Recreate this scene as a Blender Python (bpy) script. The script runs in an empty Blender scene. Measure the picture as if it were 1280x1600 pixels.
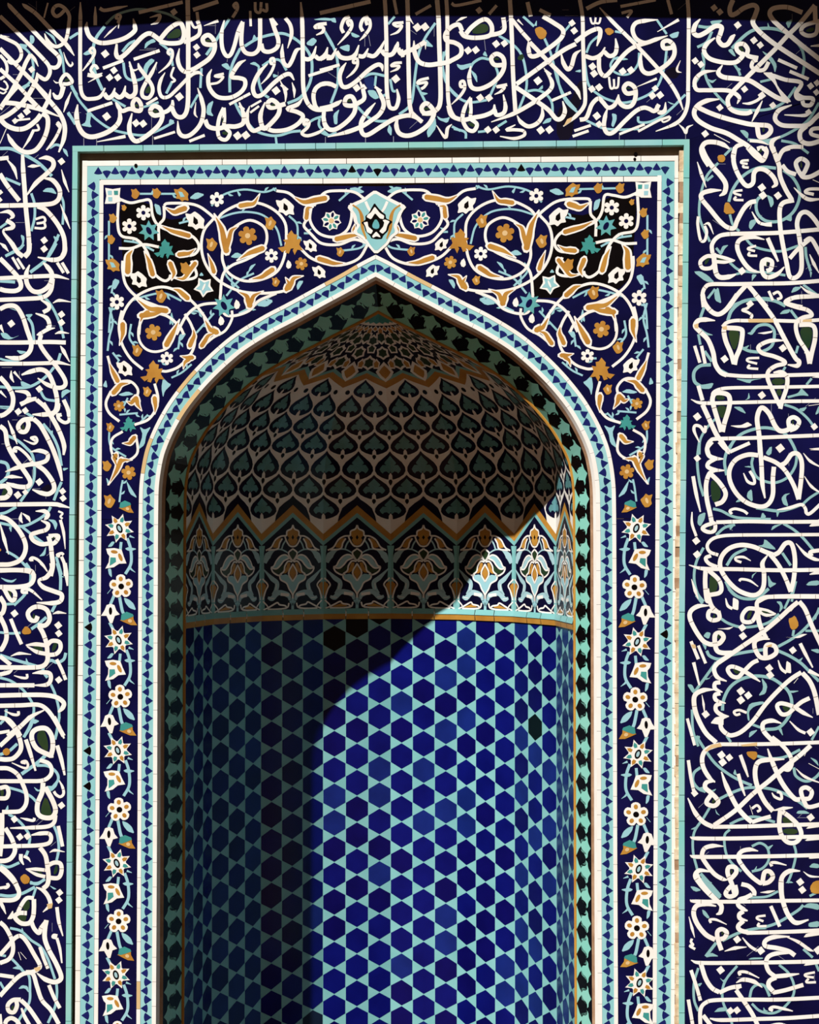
import bpy, math, random
from mathutils import Vector, Matrix
from mathutils.geometry import tessellate_polygon
random.seed(7)
C = bpy.context.scene.collection

# ---------------------------------------------------------------- camera
FPX = 2400.0                      # focal length in pixels of a 1280x1600 frame
CAM_Y = -6.0                      # the tiled wall is the plane y = 0
PX = 6.0 / FPX                    # one photo pixel on that wall, in metres
cam_d = bpy.data.cameras.new('camera'); cam = bpy.data.objects.new('camera', cam_d); C.objects.link(cam)
cam_d.sensor_fit = 'VERTICAL'; cam_d.sensor_height = 24.0; cam_d.lens = 24.0 * FPX / 1600.0
cam.location = (0, CAM_Y, 0)
# the wall's normal meets the picture 124 px right of and 36 px below its centre
cam.rotation_euler = (math.radians(90) + math.atan(36 / FPX), 0, math.atan(124 / FPX))
bpy.context.scene.camera = cam
ROT = cam.rotation_euler.to_matrix()
def at(px, py, y=0.0):
    """photo pixel -> point of the plane at depth y"""
    d = ROT @ Vector((px - 640.0, 800.0 - py, -FPX))
    t = (y - CAM_Y) / d.y
    return Vector((d.x * t, y, d.z * t))
def pix(p):
    v = ROT.transposed() @ (Vector(p) - Vector((0, CAM_Y, 0)))
    return 640.0 + v.x / -v.z * FPX, 800.0 - v.y / -v.z * FPX

# ---------------------------------------------------------------- light
SUN = Vector((-0.61, -1.0, 1.35)).normalized()     # towards the sun
sun_d = bpy.data.lights.new('sun', 'SUN'); sun = bpy.data.objects.new('sun', sun_d); C.objects.link(sun)
sun_d.energy = 5.6; sun_d.angle = math.radians(0.53); sun_d.color = (1.0, 0.99, 0.965)
sun.rotation_euler = SUN.to_track_quat('Z', 'Y').to_euler(); sun.location = (-4, -8, 9)
w = bpy.data.worlds.new('sky'); bpy.context.scene.world = w; w.use_nodes = True
w.node_tree.nodes['Background'].inputs[0].default_value = (1.0, 0.74, 0.55, 1)
w.node_tree.nodes['Background'].inputs[1].default_value = 0.085
vs = bpy.context.scene.view_settings
vs.view_transform = 'Standard'; vs.look = 'None'; vs.exposure = 0.0; vs.gamma = 1.0; vs.use_curve_mapping = False

# ---------------------------------------------------------------- materials
def lin(c):
    return tuple(((v / 255) / 12.92 if v / 255 <= 0.04045 else ((v / 255 + 0.055) / 1.055) ** 2.4) for v in c)
def mat(name, rgb, rough=0.3, var=0.12, scale=14.0, spec=0.35, rgb2=None, detail=3.0, bump=0.0):
    m = bpy.data.materials.new(name); m.use_nodes = True
    nt = m.node_tree; b = nt.nodes['Principled BSDF']
    b.inputs['Roughness'].default_value = rough
    b.inputs['Specular IOR Level'].default_value = spec
    tc = nt.nodes.new('ShaderNodeTexCoord')
    no = nt.nodes.new('ShaderNodeTexNoise'); no.inputs['Scale'].default_value = scale; no.inputs['Detail'].default_value = detail
    nt.links.new(tc.outputs['Object'], no.inputs['Vector'])
    rp = nt.nodes.new('ShaderNodeValToRGB')
    a = lin(rgb); c2 = lin(rgb2) if rgb2 else tuple(v * (1 - 2 * var) for v in a)
    rp.color_ramp.elements[0].position = 0.32; rp.color_ramp.elements[1].position = 0.68
    rp.color_ramp.elements[0].color = (*c2, 1); rp.color_ramp.elements[1].color = (*a, 1)
    nt.links.new(no.outputs['Fac'], rp.inputs['Fac'])
    nt.links.new(rp.outputs['Color'], b.inputs['Base Color'])
    if bump:
        bp = nt.nodes.new('ShaderNodeBump'); bp.inputs['Strength'].default_value = bump; bp.inputs['Distance'].default_value = 0.004
        n2 = nt.nodes.new('ShaderNodeTexNoise'); n2.inputs['Scale'].default_value = scale * 1.7; n2.inputs['Detail'].default_value = 4
        nt.links.new(tc.outputs['Object'], n2.inputs['Vector'])
        nt.links.new(n2.outputs['Fac'], bp.inputs['Height']); nt.links.new(bp.outputs['Normal'], b.inputs['Normal'])
    return m
M = {
 'W': mat('white_tile', (252, 249, 242), 0.35, 0.035, 9, rgb2=(248, 239, 228)),
 'T': mat('turquoise_tile', (152, 204, 208), 0.3, 0.06, 8, rgb2=(162, 208, 218)),
 'TG': mat('grey_turquoise_tile', (140, 186, 184), 0.3, 0.06, 8, rgb2=(150, 194, 196)),
 'TB': mat('turquoise_band_tile', (140, 202, 204), 0.3, 0.06, 5, rgb2=(164, 212, 212)),
 'TE': mat('turquoise_edging_tile', (134, 206, 198), 0.3, 0.06, 5, rgb2=(158, 208, 200)),
 'TH': mat('pale_turquoise_tile', (136, 194, 192), 0.25, 0.06, 6, rgb2=(122, 184, 182)),
 'TJ': mat('mint_turquoise_tile', (140, 217, 198), 0.25, 0.06, 7, rgb2=(150, 218, 200)),
 'TD': mat('deep_turquoise_tile', (70, 158, 150), 0.3, 0.1, 9),
 'LT': mat('leaf_turquoise_tile', (108, 180, 190), 0.25, 0.1, 12, rgb2=(96, 168, 160)),
 'DT': mat('dome_teal_tile', (104, 160, 168), 0.25, 0.1, 12, rgb2=(92, 140, 134)),
 'L': mat('pale_blue_tile', (172, 208, 214), 0.3, 0.05, 9),
 'O': mat('ochre_tile', (200, 146, 62), 0.35, 0.12, 11, rgb2=(182, 124, 48)),
 'OP': mat('pale_ochre_tile', (232, 196, 140), 0.4, 0.06, 8),
 'G': mat('green_tile', (52, 68, 38), 0.25, 0.1, 8, rgb2=(32, 58, 38)),
 'K': mat('black_tile', (14, 9, 10), 0.22, 0.2, 9, spec=0.2),
 'N': mat('navy_tile', (19, 18, 70), 0.22, 0.2, 5, spec=0.2, rgb2=(11, 10, 47), bump=0.12),
 'NP': mat('dark_navy_tile', (17, 14, 48), 0.22, 0.2, 7, spec=0.2, rgb2=(10, 9, 34)),
 'KD': mat('dark_patch_tile', (22, 17, 34), 0.25, 0.2, 9, spec=0.2),
 'B': mat('blue_patch_tile', (30, 44, 104), 0.25, 0.2, 7, spec=0.2),
 'NT': mat('navy_triangle_tile', (30, 40, 108), 0.25, 0.15, 7, spec=0.25, rgb2=(22, 26, 88)),
 'H0': mat('cobalt_tile', (12, 18, 104), 0.2, 0.15, 7, spec=0.25, rgb2=(8, 12, 88), bump=0.1),
 'H1': mat('deep_cobalt_tile', (12, 10, 86), 0.2, 0.15, 7, spec=0.25, bump=0.1),
 'H2': mat('light_cobalt_tile', (22, 40, 116), 0.2, 0.15, 7, spec=0.25, bump=0.1),
 'H3': mat('slate_blue_tile', (28, 42, 66), 0.3, 0.15, 7, spec=0.25),
 'H4': mat('black_green_tile', (8, 20, 22), 0.25, 0.15, 7, spec=0.2),
 'P': mat('plaster', (188, 150, 118), 0.85, 0.12, 22, spec=0.1, rgb2=(160, 122, 92), bump=0.5),
 'PL': mat('pale_plaster', (240, 220, 190), 0.85, 0.1, 30, spec=0.1, rgb2=(206, 172, 134), bump=0.5),
 'J': mat('joint_mortar', (150, 130, 110), 0.9, 0.1, 30, spec=0.05),
 'JW': mat('pale_joint_mortar', (150, 150, 166), 0.9, 0.1, 30, spec=0.05),
 'WA': mat('wall_brick', (120, 96, 74), 0.9, 0.1, 8, spec=0.05),  # brown brick of the wall body and the unseen slabs
 'FL': mat('court_paving', (112, 80, 56), 0.9, 0.1, 3, spec=0.05),
}

# ---------------------------------------------------------------- mesh collector
class Part:
    def __init__(s): s.v = []; s.f = []; s.m = []; s.mats = []
    def mi(s, k):
        if k not in s.mats: s.mats.append(k)
        return s.mats.index(k)
    def face(s, pts, k):
        i = len(s.v); s.v += [tuple(p) for p in pts]; s.f.append(tuple(range(i, i + len(pts)))); s.m.append(s.mi(k))
    def poly(s, pts, k, fn):
        """2-D outline, tessellated, every corner mapped by fn"""
        if len(pts) < 3: return
        tri = tessellate_polygon([[Vector((p[0], p[1], 0)) for p in pts]])
        i = len(s.v); s.v += [tuple(fn(p[0], p[1])) for p in pts]; k = s.mi(k)
        for t in tri:
            a, b, c = (pts[q] for q in t)
            cr = (b[0] - a[0]) * (c[1] - a[1]) - (b[1] - a[1]) * (c[0] - a[0])
            t = t if cr < 0 else (t[0], t[2], t[1])
            s.f.append(tuple(i + q for q in t)); s.m.append(k)
    def brush(s, A, B, k, fn, off):
        """a stroke: rises a few microns along its length so that its own crossings stay apart"""
        s.strip([fn(off + i * 5e-6)(*p) for i, p in enumerate(A)], [fn(off + i * 5e-6)(*p) for i, p in enumerate(B)], k)
    def strip(s, A, B, k, fn=None):
        i = len(s.v); n = len(A); k = s.mi(k)
        for a, b in zip(A, B):
            s.v.append(tuple(fn(*a) if fn else a)); s.v.append(tuple(fn(*b) if fn else b))
        for q in range(n - 1):
            s.f.append((i + 2 * q, i + 2 * q + 1, i + 2 * q + 3, i + 2 * q + 2)); s.m.append(k)
    def box(s, quad, k, y0, y1):
        """prism: front outline (world points at y0) pushed back to y1"""
        f = [Vector((p[0], y0, p[2])) for p in quad]; b = [Vector((p[0], y1, p[2])) for p in quad]
        s.face(f, k); n = len(f)
        s.face(b[::-1], k)
        for i in range(n): s.face([f[i], b[i], b[(i + 1) % n], f[(i + 1) % n]], k)
    def empty(s): return not s.f
def obj(name, part, parent=None):
    me = bpy.data.meshes.new(name); me.from_pydata(part.v, [], part.f)
    for k in part.mats: me.materials.append(M[k])
    me.polygons.foreach_set('material_index', part.m); me.update()
    o = bpy.data.objects.new(name, me); C.objects.link(o)
    if parent:
        o.parent = parent; bpy.context.view_layer.update() if False else None
        base = parent
        off = Vector((0, 0, 0))
        while base: off += base.location; base = base.parent
        if off.length: me.transform(Matrix.Translation(-off))
    return o
def thing(name, label, cat, loc=(0, 0, 0), group=None):
    o = bpy.data.objects.new(name, None); C.objects.link(o); o.location = loc; o.empty_display_size = 0.1
    o['label'] = label; o['category'] = cat
    if group: o['group'] = group
    return o
def struct(name, part):
    o = obj(name, part); o['kind'] = 'structure'; return o

# ---------------------------------------------------------------- 2-D drawing
def spline(pts, n=6):
    """Catmull-Rom through (x, y, w)"""
    if len(pts) < 3:
        a, b = pts; return [tuple(a[q] + (b[q] - a[q]) * t / n for q in range(3)) for t in range(n + 1)]
    P = [tuple(2 * pts[0][q] - pts[1][q] for q in range(3))] + list(pts) + [tuple(2 * pts[-1][q] - pts[-2][q] for q in range(3))]
    out = []
    for i in range(1, len(P) - 2):
        p0, p1, p2, p3 = P[i - 1:i + 3]
        for k in range(n):
            t = k / n
            xy = tuple(0.5 * (2 * p1[q] + (p2[q] - p0[q]) * t + (2 * p0[q] - 5 * p1[q] + 4 * p2[q] - p3[q]) * t * t + (3 * p1[q] - p0[q] - 3 * p2[q] + p3[q]) * t ** 3) for q in (0, 1))
            out.append((*xy, p1[2] + (p2[2] - p1[2]) * t))
    out.append(tuple(pts[-1])); return out
def ribbon(pts, n=6):
    """left and right outline of a stroke given as (x, y, width)"""
    c = spline(pts, n); A = []; B = []
    for i, (x, y, w_) in enumerate(c):
        x0, y0, _ = c[max(0, i - 1)]; x1, y1, _ = c[min(len(c) - 1, i + 1)]
        dx, dy = x1 - x0, y1 - y0; l = math.hypot(dx, dy) or 1
        nx, ny = -dy / l * w_ / 2, dx / l * w_ / 2
        A.append((x + nx, y + ny)); B.append((x - nx, y - ny))
    return A, B
def round_off(pts, r=0.22):
    out = []
    for i in range(len(pts)):
        a, b = pts[i], pts[(i + 1) % len(pts)]
        out.append((a[0] + (b[0] - a[0]) * r, a[1] + (b[1] - a[1]) * r)); out.append((a[0] + (b[0] - a[0]) * (1 - r), a[1] + (b[1] - a[1]) * (1 - r)))
    return out
def parse_stroke(e):
    head, *pp = e.split(); flag = ''
    if head[-1] in 'seb': flag = head[-1]; head = head[:-1]
    w0 = float(head); pts = []
    for q in pp:
        t = [float(z) for z in q.split(',')]; pts.append([t[0], t[1], t[2] if len(t) > 2 else w0])
    if flag in ('s', 'b'): pts[0][2] = w0 * 0.2
    if flag in ('e', 'b'): pts[-1][2] = w0 * 0.2
    return pts
def parse(text, fw=1.0, ft=1.0):
    """yields (kind, colour or flower, data) with coordinates in photo pixels"""
    x0 = y0 = 0.0; s = 1.0
    tr = lambda x, y: (x0 + x / s, y0 + y / s)
    for line in text.strip().splitlines():
        if line[0] == '@': x0, y0, s = (float(z) for z in line[1:].split()); continue
        sec, body = line.split(':', 1)
        for e in body.split(';'):
            e = e.strip()
            if not e: continue
            if sec == 'F':
                k, c, r = e.split(); x, y = c.split(','); yield 'flower', k, (*tr(float(x), float(y)), float(r) / s); continue
            if sec == 'L':
                *pp, r = e.split(); yield 'leafdrop', 'O', ([tr(*map(float, q.split(','))) for q in pp], float(r) / s); continue
            if e[0] == 'P':
                k, *pp = e.split(); pts = [tr(*map(float, q.split(','))) for q in pp]
                yield 'poly', k[1:] or sec, pts
            elif e[0] == 'D':
                _, c, r = e.split(); x, y = map(float, c.split(',')); r = float(r)
                yield 'poly', 'dot', [tr(x + r * math.cos(a + .12), y + r * math.sin(a + .12)) for a in (0, math.pi / 2, math.pi, 1.5 * math.pi)]
            else:
                yield 'stroke', sec, [(*tr(x, y), w_ / s * (fw if sec == 'W' else ft)) for x, y, w_ in parse_stroke(e)]
def plane(y, mirror=None):
    """map of photo pixels onto the wall plane at depth y (mirrored about the panel's axis for the right half)"""
    if mirror is None: return lambda off: (lambda px, py: at(px, py, y) - Vector((0, off, 0)))
    def f(off):
        def g(px, py):
            p = at(px, py, y); return Vector((2 * mirror - p.x, p.y - off, p.z))
        return g
    return f

# ---------------------------------------------------------------- measures
FACE = 0.0                        # inscription bands
PANEL = 0.0165                    # the panel inside the turquoise frame lies a little deeper
U = PX

# ================================================================ setting
bk = Part()                       # body of the wall behind the tiles, with the opening of the niche left free
xl, xr = at(250, 900, PANEL).x - .25, at(930, 900, PANEL).x + .25
zt = at(588, 380, PANEL).z; X0w, X1w, Z0w, Z1w = -4.2, 2.6, -4.0, 3.2
for a, b, c, d in ((X0w, xl, Z0w, Z1w), (xr, X1w, Z0w, Z1w), (xl, xr, zt, Z1w)):
    bk.box([(a, 0, c), (b, 0, c), (b, 0, d), (a, 0, d)], 'WA', PANEL + 0.014, 1.6)
struct('wall_back', bk)
fl = Part(); fl.box([(-14, 0, -4.06), (12, 0, -4.06), (12, 0, -4.0), (-14, 0, -4.0)], 'FL', -22, 1.6); struct('floor', fl)
# unseen slab for the arch above, its lower edge shaped to shade the top
pa = Part(); yf = -0.35
edge = [(-160, 64), (0, 54), (130, 43.5), (300, 34), (430, 29), (640, 26), (830, 25.5), (1070, 29), (1280, 36), (1450, 44)]
lo = []
for px, py in edge:
    p = at(px, py, FACE); t = -yf / -SUN.y; q = p + SUN * t; lo.append((q.x, q.z))
for (xa, za), (xb, zb) in zip(lo, lo[1:]):
    pa.box([(xa, 0, za), (xb, 0, zb), (xb, 0, 6.2), (xa, 0, 6.2)], 'WA', yf, yf + .35)
struct('portal_shade_slab', pa)
# unseen slab added far behind the viewer, sloped to dim the band's far right
wb = Part(); D = 36.0
a = at(1208, 40, FACE) + SUN * D; b = at(1338, 560, FACE) + SUN * D
wb.box([(a.x, 0, a.z + 3), (a.x, 0, a.z), (b.x, 0, b.z), (b.x, 0, -4), (b.x + 6, 0, -4), (b.x + 6, 0, a.z + 3)], 'WA', a.y - .4, a.y)
struct('distant_shade_slab', wb)

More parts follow.
